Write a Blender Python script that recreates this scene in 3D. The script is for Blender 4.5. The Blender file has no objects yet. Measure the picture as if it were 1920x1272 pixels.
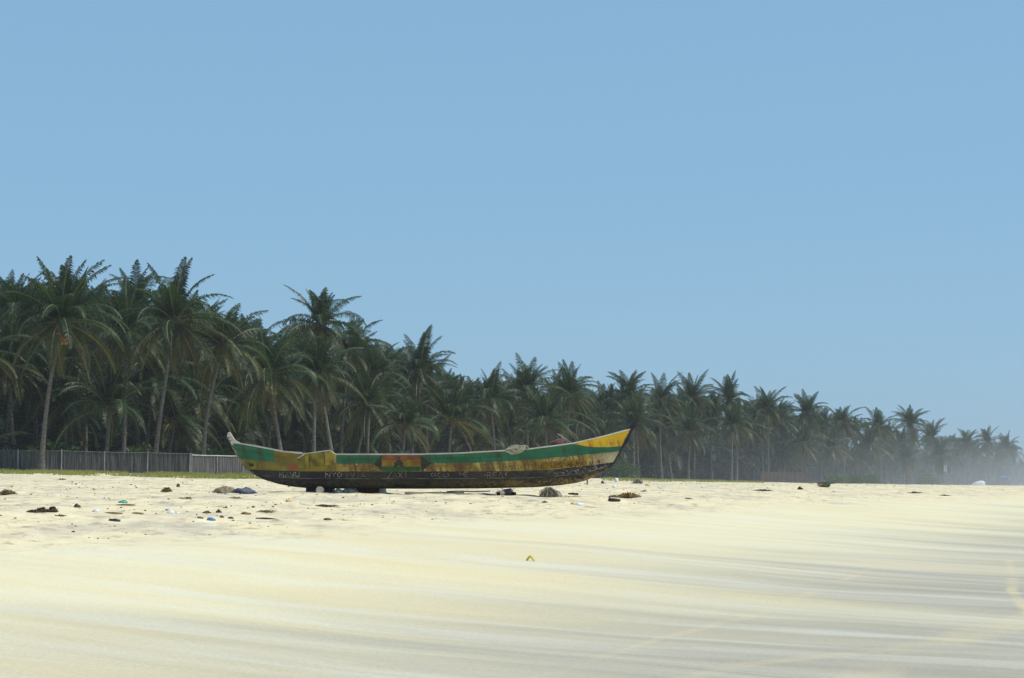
import bpy, math, random
import numpy as np
from mathutils import Vector, Matrix
random.seed(7)
rng = np.random.default_rng(11)
SC = bpy.context.scene
COL = SC.collection
R = math.radians
PI = math.pi

# ------------------------------------------------------------------ camera
EYE = 1.6
PITCH = R(4.045)
FPX = 3733.0                       # focal length in photograph pixels (1920 wide)
cd = bpy.data.cameras.new('camera')
cd.sensor_width = 36.0
cd.lens = 36.0 * FPX / 1920.0
cd.clip_start = 0.1
cd.clip_end = 9000
cam = bpy.data.objects.new('camera', cd)
COL.objects.link(cam)
cam.location = (0, 0, EYE)
cam.rotation_euler = (R(90) + PITCH, 0, 0)
SC.camera = cam

# ------------------------------------------------------------------ sky and sun
SUN_ELEV, SUN_AZ = 58.0, 94.0       # azimuth from +Y (view direction) towards +X (right)
w = bpy.data.worlds.new('World')
SC.world = w
w.use_nodes = True
wn = w.node_tree
wn.nodes.clear()
sky = wn.nodes.new('ShaderNodeTexSky')
sky.sky_type = 'NISHITA'
sky.sun_disc = False
sky.sun_elevation = R(SUN_ELEV)
sky.sun_rotation = R(SUN_AZ)
sky.altitude = 0
sky.air_density = 1.0
sky.dust_density = 0.6
sky.ozone_density = 4.0
bgn = wn.nodes.new('ShaderNodeBackground')
bgn.inputs['Strength'].default_value = 0.093
won = wn.nodes.new('ShaderNodeOutputWorld')
hz = wn.nodes.new('ShaderNodeMix')            # milky, dust-laden air: the same veil over the whole sky
hz.data_type = 'RGBA'
hz.inputs[0].default_value = 0.68
hz.inputs[7].default_value = (2.95, 5.65, 8.3, 1)
wn.links.new(sky.outputs[0], hz.inputs[6])
wn.links.new(hz.outputs[2], bgn.inputs[0])
wn.links.new(bgn.outputs[0], won.inputs[0])

sd = bpy.data.lights.new('sun', 'SUN')
sd.energy = 3.6
sd.angle = R(0.55)
sd.color = (1.0, 0.95, 0.86)
sun = bpy.data.objects.new('sun', sd)
COL.objects.link(sun)
to_sun = Vector((math.cos(R(SUN_ELEV)) * math.sin(R(SUN_AZ)),
                 math.cos(R(SUN_ELEV)) * math.cos(R(SUN_AZ)), math.sin(R(SUN_ELEV))))
sun.rotation_euler = to_sun.to_track_quat('Z', 'Y').to_euler()

SC.view_settings.view_transform = 'Standard'
SC.view_settings.look = 'None'
SC.view_settings.gamma = 1.0
SC.view_settings.exposure = 0.0
SC.view_settings.use_curve_mapping = False
SC.render.engine = 'CYCLES'
SC.cycles.use_denoising = True
SC.cycles.max_bounces = 8
SC.cycles.diffuse_bounces = 3
SC.cycles.glossy_bounces = 2
SC.cycles.transmission_bounces = 4
SC.cycles.volume_bounces = 1
SC.cycles.volume_step_rate = 2.0
SC.cycles.volume_max_steps = 64
SC.cycles.transparent_max_bounces = 12

# ------------------------------------------------------------------ projection helpers (only used to work out where things stand)
CA, SA = math.cos(PITCH), math.sin(PITCH)
def ray(px, py):
    a, u = (px - 960) / FPX, (636 - py) / FPX
    return Vector((a, CA - u * SA, SA + u * CA))
def at(px, py, Y):
    d = ray(px, py)
    return Vector((0, 0, EYE)) + d * (Y / d.y)
def project(p):
    f = p[1] * CA + (p[2] - EYE) * SA
    u = -p[1] * SA + (p[2] - EYE) * CA
    return 960 + FPX * p[0] / f, 636 - FPX * u / f

# ------------------------------------------------------------------ noise
_perm = rng.permutation(512)
_perm = np.concatenate([_perm, _perm, _perm])
_grad = rng.normal(size=(512, 2)); _grad /= np.linalg.norm(_grad, axis=1)[:, None]
def pnoise(x, y):
    x = np.asarray(x, float); y = np.asarray(y, float)
    xi = np.floor(x).astype(int); yi = np.floor(y).astype(int)
    xf = x - xi; yf = y - yi
    u = xf * xf * xf * (xf * (xf * 6 - 15) + 10); v = yf * yf * yf * (yf * (yf * 6 - 15) + 10)
    def g(ix, iy, dx, dy):
        h = _perm[(_perm[ix % 512] + iy) % 512]
        return _grad[h, 0] * dx + _grad[h, 1] * dy
    a = g(xi, yi, xf, yf); b = g(xi + 1, yi, xf - 1, yf)
    c = g(xi, yi + 1, xf, yf - 1); d = g(xi + 1, yi + 1, xf - 1, yf - 1)
    return (a + u * (b - a)) + v * ((c + u * (d - c)) - (a + u * (b - a)))

# ------------------------------------------------------------------ beach height
# s: seaward distance from the line of sight's foot, t: distance along the shore
S_PTS = [-400, -110, -92, -82, -70, -60, -45, -32, -24, -15, -6, 0, 10, 40, 200]
Z_PTS = [2.6, 2.45, 2.27, 2.1, 1.72, 1.5, 1.35, 1.24, 1.15, 0.66, 0.16, 0.0, -0.3, -1.1, -3.0]
T_PTS = [-500, 150, 250, 306, 400, 612, 1000, 5000]
G_PTS = [0, 0, 0.42, 0.85, 1.45, 2.4, 3.0, 3.4]
def smooth_step(a, b, x):
    k = np.clip((x - a) / (b - a), 0, 1)
    return k * k * (3 - 2 * k)
def ground_z(x, y, fine=True):
    x = np.asarray(x, float); y = np.asarray(y, float)
    s = .926 * x - .376 * y
    t = .376 * x + .926 * y
    z = np.zeros_like(s)
    for o in (-4, -2, 0, 2, 4):
        z = z + np.interp(s + o, S_PTS, Z_PTS) / 5
    z = z - np.interp(t, T_PTS, G_PTS)
    z = z + 0.10 * pnoise(s / 14, t / 30) + 0.05 * pnoise(s / 4.3 + 7, t / 11)
    if fine:
        tr = smooth_step(-14.0, -19.0, s + 1.8 * pnoise(t / 9, s / 9 + 4)) * smooth_step(-150, -100, s)
        far = 1 / (1 + (y / 160.0) ** 2)
        lump = 0.06 * pnoise(x / .9, y / 1.1) + 0.04 * pnoise(x / .38 + 9, y / .45) + 0.06 * pnoise(x / 2.4 + 3, y / 2.9)
        z = z + tr * (0.35 + .65 * far) * lump
        # low wind ridges on the bare sand, lying with the wind
        u = .87 * x - .49 * y; v = .49 * x + .87 * y
        z = z + (1 - tr) * (0.030 * pnoise(v / 1.7, u / 13) + 0.012 * pnoise(v / .55 + 5, u / 6))
    return z
def gz(x, y):
    return float(ground_z(x, y))
def on_ground(px, py, y0=12, y1=700):
    d = ray(px, py)
    Y = np.geomspace(y0, y1, 6000)
    k = Y / d.y
    h = EYE + d.z * k - ground_z(d.x * k, Y)
    i = int(np.argmax(h < 0)) if (h < 0).any() else int(np.argmin(h))
    return Vector((d.x * k[i], Y[i], gz(d.x * k[i], Y[i])))

# ------------------------------------------------------------------ materials
def mat(name):
    m = bpy.data.materials.new(name)
    m.use_nodes = True
    return m
class N:
    """small node-graph writer"""
    def __init__(self, m):
        self.m = m; self.t = m.node_tree; self.b = self.t.nodes['Principled BSDF']; self.o = self.t.nodes['Material Output']
    def n(self, kind, **kw):
        nd = self.t.nodes.new(kind)
        for k, v in kw.items(): setattr(nd, k, v)
        return nd
    def l(self, a, b): self.t.links.new(a, b)
    def put(self, sock, v):
        if hasattr(v, 'is_output') or isinstance(v, bpy.types.NodeSocket): self.l(v, sock)
        else: sock.default_value = v
    def math(self, op, a, b=0.0, c=None, clamp=False):
        nd = self.n('ShaderNodeMath', operation=op, use_clamp=clamp)
        self.put(nd.inputs[0], a); self.put(nd.inputs[1], b)
        if c is not None: self.put(nd.inputs[2], c)
        return nd.outputs[0]
    def mix(self, f, a, b, blend='MIX'):
        nd = self.n('ShaderNodeMix', data_type='RGBA', blend_type=blend)
        self.put(nd.inputs[0], f); self.put(nd.inputs[6], a); self.put(nd.inputs[7], b)
        return nd.outputs[2]
    def co(self, kind='Object'):
        return self.n('ShaderNodeTexCoord').outputs[kind]
    def mapped(self, vec, scale=(1, 1, 1), rot=(0, 0, 0), loc=(0, 0, 0)):
        nd = self.n('ShaderNodeMapping'); self.l(vec, nd.inputs[0])
        nd.inputs[1].default_value = loc; nd.inputs[2].default_value = rot; nd.inputs[3].default_value = scale
        return nd.outputs[0]
    def noise(self, vec, scale=1, detail=3, rough=.55):
        nd = self.n('ShaderNodeTexNoise'); self.l(vec, nd.inputs['Vector'])
        nd.inputs['Scale'].default_value = scale; nd.inputs['Detail'].default_value = detail; nd.inputs['Roughness'].default_value = rough
        return nd.outputs[0]
    def ramp(self, f, a, b, c0=0.0, c1=1.0):
        nd = self.n('ShaderNodeMapRange', interpolation_type='SMOOTHSTEP'); self.put(nd.inputs[0], f)
        nd.inputs[1].default_value = a; nd.inputs[2].default_value = b; nd.inputs[3].default_value = c0; nd.inputs[4].default_value = c1
        return nd.outputs[0]
    def bump(self, h, strength=.3, dist=.02):
        nd = self.n('ShaderNodeBump'); nd.inputs['Strength'].default_value = strength; nd.inputs['Distance'].default_value = dist
        self.put(nd.inputs['Height'], h); self.l(nd.outputs[0], self.b.inputs['Normal'])
    def sep(self, vec):
        nd = self.n('ShaderNodeSeparateXYZ'); self.l(vec, nd.inputs[0]); return nd.outputs
    def base(self, c, rough=.8, spec=.25):
        self.put(self.b.inputs['Base Color'], c); self.b.inputs['Roughness'].default_value = rough
        self.b.inputs['Specular IOR Level'].default_value = spec
def rgb(r, g, b): return (r, g, b, 1.0)

def plain(name, c1, c2, scale=6.0, rough=.85, spec=.2, detail=4, bump=0.0, stretch=(1, 1, 1)):
    m = mat(name); g = N(m); v = g.mapped(g.co(), stretch)
    f = g.ramp(g.noise(v, scale, detail), .35, .65)
    g.base(g.mix(f, rgb(*c1), rgb(*c2)), rough, spec)
    if bump: g.bump(g.noise(v, scale * 2, 5), bump, .02)
    return m

def leaf_mat(name, c1, c2, trans, rough=.5, tw=.3, vary=.35):
    m = mat(name); g = N(m)
    oi = g.n('ShaderNodeObjectInfo').outputs['Random']
    f = g.noise(g.co(), 1.3, 2)
    c = g.mix(f, rgb(*c1), rgb(*c2))
    hs = g.n('ShaderNodeHueSaturation'); g.l(c, hs.inputs['Color'])
    g.l(g.ramp(oi, 0, 1, 1 - vary, 1 + vary * 1.2), hs.inputs['Value'])
    g.l(g.ramp(oi, 0, 1, .515, .487), hs.inputs['Hue'])
    g.base(hs.outputs[0], rough, .22)
    tr = g.n('ShaderNodeBsdfTranslucent'); tr.inputs[0].default_value = rgb(*trans)
    mx = g.n('ShaderNodeMixShader'); mx.inputs[0].default_value = tw
    g.l(g.b.outputs[0], mx.inputs[1]); g.l(tr.outputs[0], mx.inputs[2]); g.l(mx.outputs[0], g.o.inputs[0])
    return m

M = {}
M['leaf'] = leaf_mat('palm_leaf', (.013, .031, .013), (.026, .050, .018), (.06, .115, .02), rough=.42, tw=.24)
M['leaf_old'] = leaf_mat('palm_leaf_old', (.030, .042, .014), (.078, .078, .024), (.12, .125, .025), rough=.45, tw=.25)
M['leaf_dead'] = leaf_mat('palm_leaf_dead', (.09, .07, .036), (.15, .115, .062), (.09, .07, .03), tw=.15)
M['rachis'] = plain('palm_rachis', (.11, .12, .035), (.19, .175, .06), 4, .55, .4)
M['trunk'] = plain('palm_trunk', (.10, .09, .078), (.185, .165, .14), 3.2, .9, .1, bump=.6, stretch=(1, 1, 3.5))
M['heart'] = plain('palm_crown_base', (.06, .055, .028), (.14, .105, .06), 9, .9, .1)
M['coconut'] = plain('coconut_orange', (.42, .17, .03), (.50, .26, .05), 5, .5, .3)
M['coconut_g'] = plain('coconut_yellow_green', (.20, .17, .04), (.30, .25, .06), 5, .5, .3)
M['shrub'] = leaf_mat('shrub_leaf', (.045, .085, .025), (.08, .125, .035), (.09, .15, .03), tw=.3)
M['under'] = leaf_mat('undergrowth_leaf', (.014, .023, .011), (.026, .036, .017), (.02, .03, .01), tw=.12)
M['grass'] = leaf_mat('beach_grass', (.17, .20, .045), (.31, .305, .09), (.3, .32, .08), tw=.35)
M['fence_dark'] = plain('weathered_reed', (.080, .078, .080), (.150, .146, .143), 1.3, .9, .1, stretch=(6, 6, .5))
M['fence_pale'] = plain('bleached_reed', (.095, .093, .092), (.19, .185, .175), 1.3, .9, .1, stretch=(6, 6, .5))
M['rail_pale'] = plain('bleached_rail', (.42, .40, .37), (.55, .53, .50), 2, .85, .2)
M['post'] = plain('fence_post', (.22, .21, .20), (.34, .33, .31), 2, .85, .2)
M['brown_reed'] = plain('brown_stick', (.075, .06, .055), (.14, .115, .10), 1.3, .9, .1, stretch=(6, 6, .5))

# ------------------------------------------------------------------ mesh helpers
class MB:
    def __init__(self): self.v = []; self.f = []; self.mi = []; self.cur = 0
    def add(self, vs, fs):
        o = len(self.v); self.v.extend([tuple(p) for p in vs])
        for f in fs: self.f.append(tuple(i + o for i in f)); self.mi.append(self.cur)
    def box(self, c, size, rot=None, taper=1.0):
        hx, hy, hz = size[0] / 2, size[1] / 2, size[2] / 2
        vs = [Vector((x * hx * (taper if z > 0 else 1), y * hy * (taper if z > 0 else 1), z * hz)) for z in (-1, 1) for y in (-1, 1) for x in (-1, 1)]
        if rot is not None: vs = [rot @ p for p in vs]
        c = Vector(c)
        self.add([p + c for p in vs], [(0, 2, 3, 1), (4, 5, 7, 6), (0, 1, 5, 4), (2, 6, 7, 3), (0, 4, 6, 2), (1, 3, 7, 5)])
    def tube(self, pts, radii, n=8, caps=True):
        pts = [Vector(p) for p in pts]
        if not hasattr(radii, '__len__'): radii = [radii] * len(pts)
        rings = []
        side = None
        for i, p in enumerate(pts):
            d = (pts[min(i + 1, len(pts) - 1)] - pts[max(i - 1, 0)]).normalized()
            if side is None:
                ref = Vector((0, 0, 1)) if abs(d.z) < .9 else Vector((1, 0, 0))
                side = d.cross(ref).normalized()
            side = (side - d * side.dot(d)).normalized()
            up = side.cross(d)
            rings.append([p + (side * math.cos(2 * PI * k / n) + up * math.sin(2 * PI * k / n)) * radii[i] for k in range(n)])
        vs = [q for r_ in rings for q in r_]
        fs = []
        for i in range(len(pts) - 1):
            for k in range(n):
                a, b = i * n + k, i * n + (k + 1) % n
                fs.append((a, a + n, b + n, b))
        if caps:
            fs.append(tuple(range(n))); fs.append(tuple((len(pts) - 1) * n + k for k in range(n - 1, -1, -1)))
        self.add(vs, fs)
    def mesh(self, name, mats, smooth=False):
        me = bpy.data.meshes.new(name)
        me.from_pydata(self.v, [], self.f)
        for m in (mats if isinstance(mats, (list, tuple)) else [mats]): me.materials.append(m)
        if any(self.mi): me.polygons.foreach_set('material_index', self.mi)
        if smooth: me.polygons.foreach_set('use_smooth', [True] * len(me.polygons))
        me.update()
        return me
    def build(self, name, mats, parent=None, smooth=False):
        return link(name, self.mesh(name, mats, smooth), parent)
def link(name, data, parent=None):
    o = bpy.data.objects.new(name, data)
    COL.objects.link(o)
    if parent is not None: o.parent = parent
    return o
def tag(o, label=None, cat=None, group=None, kind=None):
    if label: o['label'] = label
    if cat: o['category'] = cat
    if group: o['group'] = group
    if kind: o['kind'] = kind
    return o
def thing(name, loc, label, cat, group=None, rz=0.0):
    o = link(name, None)
    o.location = loc; o.rotation_euler = (0, 0, rz)
    return tag(o, label, cat, group)

# ------------------------------------------------------------------ the beach: one sheet
def build_ground():
    fine = np.radians(np.linspace(-19, 19, 560))
    left = np.radians(np.linspace(-180, -19, 40))[:-1]; right = np.radians(np.linspace(19, 180, 40))[1:-1]
    ang = np.concatenate([left, fine, right])
    rad = np.concatenate([[0.0], np.linspace(1.5, 12, 10), np.geomspace(12.15, 260, 470), np.geomspace(265, 2600, 70)])
    A, Rr = np.meshgrid(ang, rad)
    X = Rr * np.sin(A); Y = Rr * np.cos(A)
    Z = ground_z(X, Y)
    nr, na = X.shape
    co = np.stack([X, Y, Z], -1).reshape(-1, 3)
    i = np.arange(nr - 1)[:, None] * na; j = np.arange(na)[None, :]; j2 = (j + 1) % na
    q = np.stack([(i + j), (i + j2), (i + na + j2), (i + na + j)], -1).reshape(-1, 4)
    me = bpy.data.meshes.new('beach')
    me.vertices.add(len(co)); me.vertices.foreach_set('co', co.ravel())
    me.loops.add(q.size); me.loops.foreach_set('vertex_index', q.ravel().astype(np.int32))
    me.polygons.add(len(q)); me.polygons.foreach_set('loop_start', np.arange(0, q.size, 4, dtype=np.int32))
    me.polygons.foreach_set('use_smooth', np.ones(len(q), bool))
    me.update(calc_edges=True); me.validate()
    m = mat('sand'); g = N(m)
    P = g.co('Object'); xyz = g.sep(P)
    s = g.math('ADD', g.math('MULTIPLY', xyz[0], .926), g.math('MULTIPLY', xyz[1], -.376))
    # wind-laid streaks: noise drawn out along the wind
    ang_w = math.atan2(-.49, .87)
    st = g.mapped(P, (1, 1, 1), (0, 0, -ang_w))
    warp = g.noise(g.mapped(st, (.05, .16, 0)), 1, 2)
    stv = g.n('ShaderNodeVectorMath', operation='ADD'); g.l(st, stv.inputs[0])
    warp2 = g.noise(g.mapped(st, (.16, .34, 0), loc=(4, 9, 0)), 1, 3)
    cmb = g.n('ShaderNodeCombineXYZ'); g.l(g.math('ADD', g.math('MULTIPLY', warp, 5.5), g.math('MULTIPLY', warp2, 1.5)), cmb.inputs[1]); g.l(cmb.outputs[0], stv.inputs[1])
    s1 = g.noise(g.mapped(stv.outputs[0], (.075, .55, 1)), 1, 7, .68)
    s2 = g.noise(g.mapped(stv.outputs[0], (.16, 1.3, 1), loc=(3, 8, 0)), 1, 5, .6)
    s3 = g.noise(g.mapped(stv.outputs[0], (.03, .26, 1), loc=(13, 2, 0)), 1, 3, .5)
    # how damp the sand is: grows seaward
    damp0 = g.ramp(s, -17, -1)
    damp = g.math('ADD', g.math('MULTIPLY', damp0, 1.0), g.math('MULTIPLY', g.math('SUBTRACT', s3, .5), 1.2))
    damp = g.math('ADD', damp, g.math('MULTIPLY', g.math('SUBTRACT', s1, .5), .75))
    damp = g.math('MULTIPLY', g.ramp(damp, .08, 1.05), g.ramp(s, -21, -14))
    dry = g.mix(g.ramp(s1, .35, .65), rgb(.71, .60, .36), rgb(.74, .665, .45))
    dry = g.mix(g.math('MULTIPLY', g.ramp(s2, .48, .70), .5), dry, rgb(.74, .70, .56))
    wet = g.mix(g.ramp(s2, .34, .66), rgb(.37, .335, .265), rgb(.455, .42, .345))
    c = g.mix(damp, dry, wet)
    # thin pale drifts blown over the damp sand
    drift = g.math('MULTIPLY', g.ramp(g.noise(g.mapped(stv.outputs[0], (.10, 1.4, 1), loc=(1, 31, 0)), 1, 5, .6), .48, .72), .5)
    c = g.mix(drift, c, rgb(.68, .65, .54))
    # trodden upper beach: blotches of dirt and drier sand
    up = g.ramp(g.math('ADD', s, g.math('MULTIPLY', g.math('SUBTRACT', g.noise(g.mapped(P, (.16, .16, 1)), 1, 4, .6), .5), 10.0)), -14.5, -18.5)
    bl = g.noise(g.mapped(P, (.55, .28, 1)), 1, 6, .65)
    bl2 = g.noise(g.mapped(P, (2.6, 1.2, 1), loc=(5, 3, 0)), 1, 4, .7)
    upc = g.mix(g.ramp(bl, .42, .66), rgb(.75, .635, .405), rgb(.55, .475, .35))
    upc = g.mix(g.math('MULTIPLY', g.ramp(bl2, .52, .68), .8), upc, rgb(.33, .275, .195))
    upc = g.mix(g.math('MULTIPLY', g.ramp(bl2, .46, .32), .5), upc, rgb(.84, .77, .58))
    c = g.mix(up, c, upc)
    # leaf litter and soil under the palms
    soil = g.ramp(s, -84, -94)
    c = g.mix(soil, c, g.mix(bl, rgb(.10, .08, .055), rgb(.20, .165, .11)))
    # old wheel tracks, filled with dry yellow sand
    for pts, wd, amt in (([(1892, 1050), (1899, 1085), (1897, 1108), (1922, 1140), (1960, 1180)], .075, .9),
                         ([(960, 1290), (1140, 1228), (1290, 1185), (1430, 1150), (1550, 1098), (1640, 1066)], .07, .45),
                         ([(1190, 1290), (1400, 1245), (1640, 1222), (1930, 1150)], .11, .4),
                         ([(1560, 1290), (1700, 1228), (1830, 1190), (1960, 1165)], .24, .55)):
        G = [on_ground(a, b_) for a, b_ in pts]; dmin = None
        for a, b_ in zip(G, G[1:]):
            pa = g.n('ShaderNodeVectorMath', operation='SUBTRACT'); g.l(P, pa.inputs[0]); pa.inputs[1].default_value = (a.x, a.y, 0)
            fl = g.n('ShaderNodeVectorMath', operation='MULTIPLY'); g.l(pa.outputs[0], fl.inputs[0]); fl.inputs[1].default_value = (1, 1, 0)
            ba = Vector((b_.x - a.x, b_.y - a.y, 0)); L2 = ba.length_squared
            dt = g.n('ShaderNodeVectorMath', operation='DOT_PRODUCT'); g.l(fl.outputs[0], dt.inputs[0]); dt.inputs[1].default_value = tuple(ba / L2)
            h = g.math('ADD', dt.outputs['Value'], 0.0, clamp=True)
            sc_ = g.n('ShaderNodeVectorMath', operation='SCALE'); sc_.inputs[0].default_value = tuple(ba); g.l(h, sc_.inputs['Scale'])
            df = g.n('ShaderNodeVectorMath', operation='DISTANCE'); g.l(fl.outputs[0], df.inputs[0]); g.l(sc_.outputs[0], df.inputs[1])
            dmin = df.outputs['Value'] if dmin is None else g.math('MINIMUM', dmin, df.outputs['Value'])
        brk = g.ramp(g.noise(g.mapped(P, (.5, .5, 1), loc=(wd * 90, 3, 0)), 1, 5, .65), .34, .62)
        wob = g.math('MULTIPLY', g.math('SUBTRACT', bl2, .5), wd * 1.6)
        tm = g.math('MULTIPLY', g.ramp(g.math('ADD', dmin, wob), wd * 1.5, wd * .35), g.math('MULTIPLY', brk, amt * .62))
        c = g.mix(tm, c, rgb(.66, .55, .32))
    grain = g.noise(g.mapped(P, (26, 26, 26)), 1, 4, .75)
    c = g.mix(g.ramp(grain, .2, .8), g.mix(.5, c, rgb(.5, .5, .5), 'MULTIPLY'), c) if False else c
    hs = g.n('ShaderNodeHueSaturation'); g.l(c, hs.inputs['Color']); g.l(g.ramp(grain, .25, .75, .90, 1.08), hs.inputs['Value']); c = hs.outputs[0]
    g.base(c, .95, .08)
    fineb = g.noise(g.mapped(P, (9, 9, 9)), 1, 5, .7)
    g.bump(g.math('ADD', g.math('MULTIPLY', fineb, .5), g.math('MULTIPLY', s2, .8)), .35, .05)
    me.materials.append(m)
    o = link('beach_sand', me); tag(o, kind='structure')
    return o
build_ground()

# ------------------------------------------------------------------ coconut palms
def frond_mesh(name, elev, length, droop, seed, pairs=52, dead=False, old=False, wide=1.0, low=False):
    """one feather leaf: midrib along +X, rising at elev and bending down, leaflets on both sides"""
    rd = random.Random(seed)
    b = MB()
    K = 7 if low else 12
    th = R(elev); p = Vector((0.12, 0, 0.1)); pts = [p.copy()]; tang = []
    sway = rd.uniform(-.25, .25)
    for i in range(K):
        f = (i + .5) / K
        a = th - R(droop) * f ** 1.5
        d = Vector((math.cos(a), sway * f * f * .9, math.sin(a))).normalized()
        tang.append(d); p = p + d * (length / K); pts.append(p.copy())
    tang.append(tang[-1])
    b.cur = 1
    b.tube(pts, [(.055 * (1 - .85 * i / K) + .006) for i in range(K + 1)], 3 if low else 4, caps=False)
    b.cur = 0
    up0 = Vector((0, 0, 1))
    for j in range(pairs):
        f = .10 + .90 * (j + rd.uniform(-.3, .3)) / (pairs - 1)
        f = min(max(f, .08), .999)
        x = f * K; i = min(int(x), K - 1); q = x - i
        base = pts[i].lerp(pts[i + 1], q); t = tang[i].lerp(tang[min(i + 1, K)], q).normalized()
        side0 = Vector((-t.y, t.x, 0)); side0 = side0.normalized() if side0.length > 1e-3 else Vector((0, 1, 0))
        nrm = side0.cross(t); nrm = nrm if nrm.z > 0 or abs(nrm.z) < .2 else -nrm
        env = math.sin(PI * min(1, .18 + .82 * f) ** .85) ** .6 * .92 + .10
        for sgn in (-1, 1):
            L = 1.25 * wide * env * rd.uniform(.82, 1.12) * (1.05 - .35 * f)
            if rd.random() < (.25 if dead else .04): L *= rd.uniform(.2, .6)
            fw = .38 + .62 * f + rd.uniform(-.12, .12)
            d1 = (side0 * sgn + t * fw + nrm * rd.uniform(.05, .35)).normalized()
            sag = rd.uniform(.7, 1.5) * (1.6 if dead or old else 1.0) * (1 - .25 * max(0, t.z))
            d2 = (d1 + Vector((0, 0, -1)) * sag + Vector((rd.uniform(-.12, .12),) * 3)).normalized()
            m = base + d1 * L * .5; e = m + d2 * L * .55
            wv = t * (.040 if not low else .10) * rd.uniform(.8, 1.2)
            if low: b.add([base - wv, base + wv, e], [(0, 1, 2)])
            else: b.add([base - wv * .7, base + wv * .7, m - wv, m + wv, e], [(0, 1, 3, 2), (2, 3, 4)])
    leafm = M['leaf_dead'] if dead else (M['leaf_old'] if old else M['leaf'])
    return b.mesh(name, [leafm, M['leaf_dead'] if dead else M['rachis']])

FR = {}
for e, ln, dr in ((82, 4.2, 30), (68, 4.9, 46), (54, 5.3, 66), (40, 5.7, 86), (25, 5.8, 95), (8, 5.6, 84), (-14, 5.3, 60), (-38, 5.0, 42)):
    FR[e] = [frond_mesh('frond', e, ln * k, dr * q, 100 + e * 3 + i, old=(e < 5), wide=(.85 if e > 60 else 1.0)) for i, (k, q) in enumerate(((1, 1), (.9, 1.22), (1.06, .85)))]
FR['dead'] = [frond_mesh('frond', -58, 4.6, 24, 301 + i, pairs=34, dead=True, wide=.8) for i in range(2)]
ELEVS = [e for e in FR if e != 'dead']
def pick(el): return min(ELEVS, key=lambda e: abs(e - el))

def frond_set(rd, n, spread=(80, -62), dead=1):
    out = []
    a0 = rd.uniform(0, 2 * PI)
    for i in range(n):
        f = (i + rd.uniform(-.4, .4)) / (n - 1)
        f = min(max(f, 0), 1)
        el = spread[0] + (spread[1] - spread[0]) * f ** 1.5 + rd.uniform(-11, 11)
        if rd.random() < .07: continue
        out.append((rd.choice(FR[pick(el)]), a0 + i * 2.39996 + rd.uniform(-.35, .35), rd.uniform(-.16, .16), rd.uniform(.76, 1.14)))
    for i in range(dead):
        out.append((rd.choice(FR['dead']), rd.uniform(0, 2 * PI), rd.uniform(-.1, .1), rd.uniform(.8, 1.05)))
    return out
def heart_mesh(seed):
    rd = random.Random(seed); b = MB()
    b.tube([(0, 0, -.65), (0, 0, -.3), (0, 0, .05), (0, 0, .45), (0, 0, .95), (0.03, 0, 1.6)], [.17, .30, .33, .24, .11, .02], 8)
    for i in range(16):                       # leaf bases round the heart
        a = i * 2.4; z = -.4 + .055 * i
        d = Vector((math.cos(a), math.sin(a), .9)).normalized()
        p = Vector((math.cos(a) * .22, math.sin(a) * .22, z))
        b.tube([p, p + d * .3, p + d * .55], [.09, .06, .03], 4)
    return b.mesh('crown', M['heart'])
HEARTS = [heart_mesh(i) for i in range(3)]
def coconut_mesh(mt, seed):
    rd = random.Random(seed); b = MB()
    for i in range(9):
        c = Vector((rd.uniform(-.22, .22), rd.uniform(-.22, .22), rd.uniform(-.45, 0)))
        b.tube([c + Vector((0, 0, -.15)), c + Vector((0, 0, -.10)), c, c + Vector((0, 0, .10)), c + Vector((0, 0, .15))], [.02, .10, .13, .095, .02], 7)
    return b.mesh('coconut_cluster', mt, True)
NUTS = {'orange': coconut_mesh(M['coconut'], 1), 'green': coconut_mesh(M['coconut_g'], 2)}
def crown_mesh(seed):
    """a whole crown in one mesh, for palms half hidden in the grove"""
    rd = random.Random(seed)
    V, F, MI = [], [], []; o = 0
    for me, az, tl, sc in frond_set(rd, 33, dead=5):
        mx = np.array((Matrix.Rotation(az, 3, 'Z') @ Matrix.Rotation(tl, 3, 'X')) * sc)
        co = np.empty(len(me.vertices) * 3); me.vertices.foreach_get('co', co)
        V.append(co.reshape(-1, 3) @ mx.T)
        dm = me.materials[0]
        base = {'palm_leaf': 0, 'palm_leaf_old': 2, 'palm_leaf_dead': 3}[dm.name]
        for p in me.polygons:
            F.append(tuple(v + o for v in p.vertices)); MI.append(base if p.material_index == 0 else (1 if base != 3 else 3))
        o += len(me.vertices)
    me = bpy.data.meshes.new('crown'); me.from_pydata(np.concatenate(V).tolist(), [], F)
    for k in ('leaf', 'rachis', 'leaf_old', 'leaf_dead'): me.materials.append(M[k])
    me.polygons.foreach_set('material_index', MI); me.update()
    return me
CROWNS = [crown_mesh(40 + i) for i in range(7)]

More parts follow.
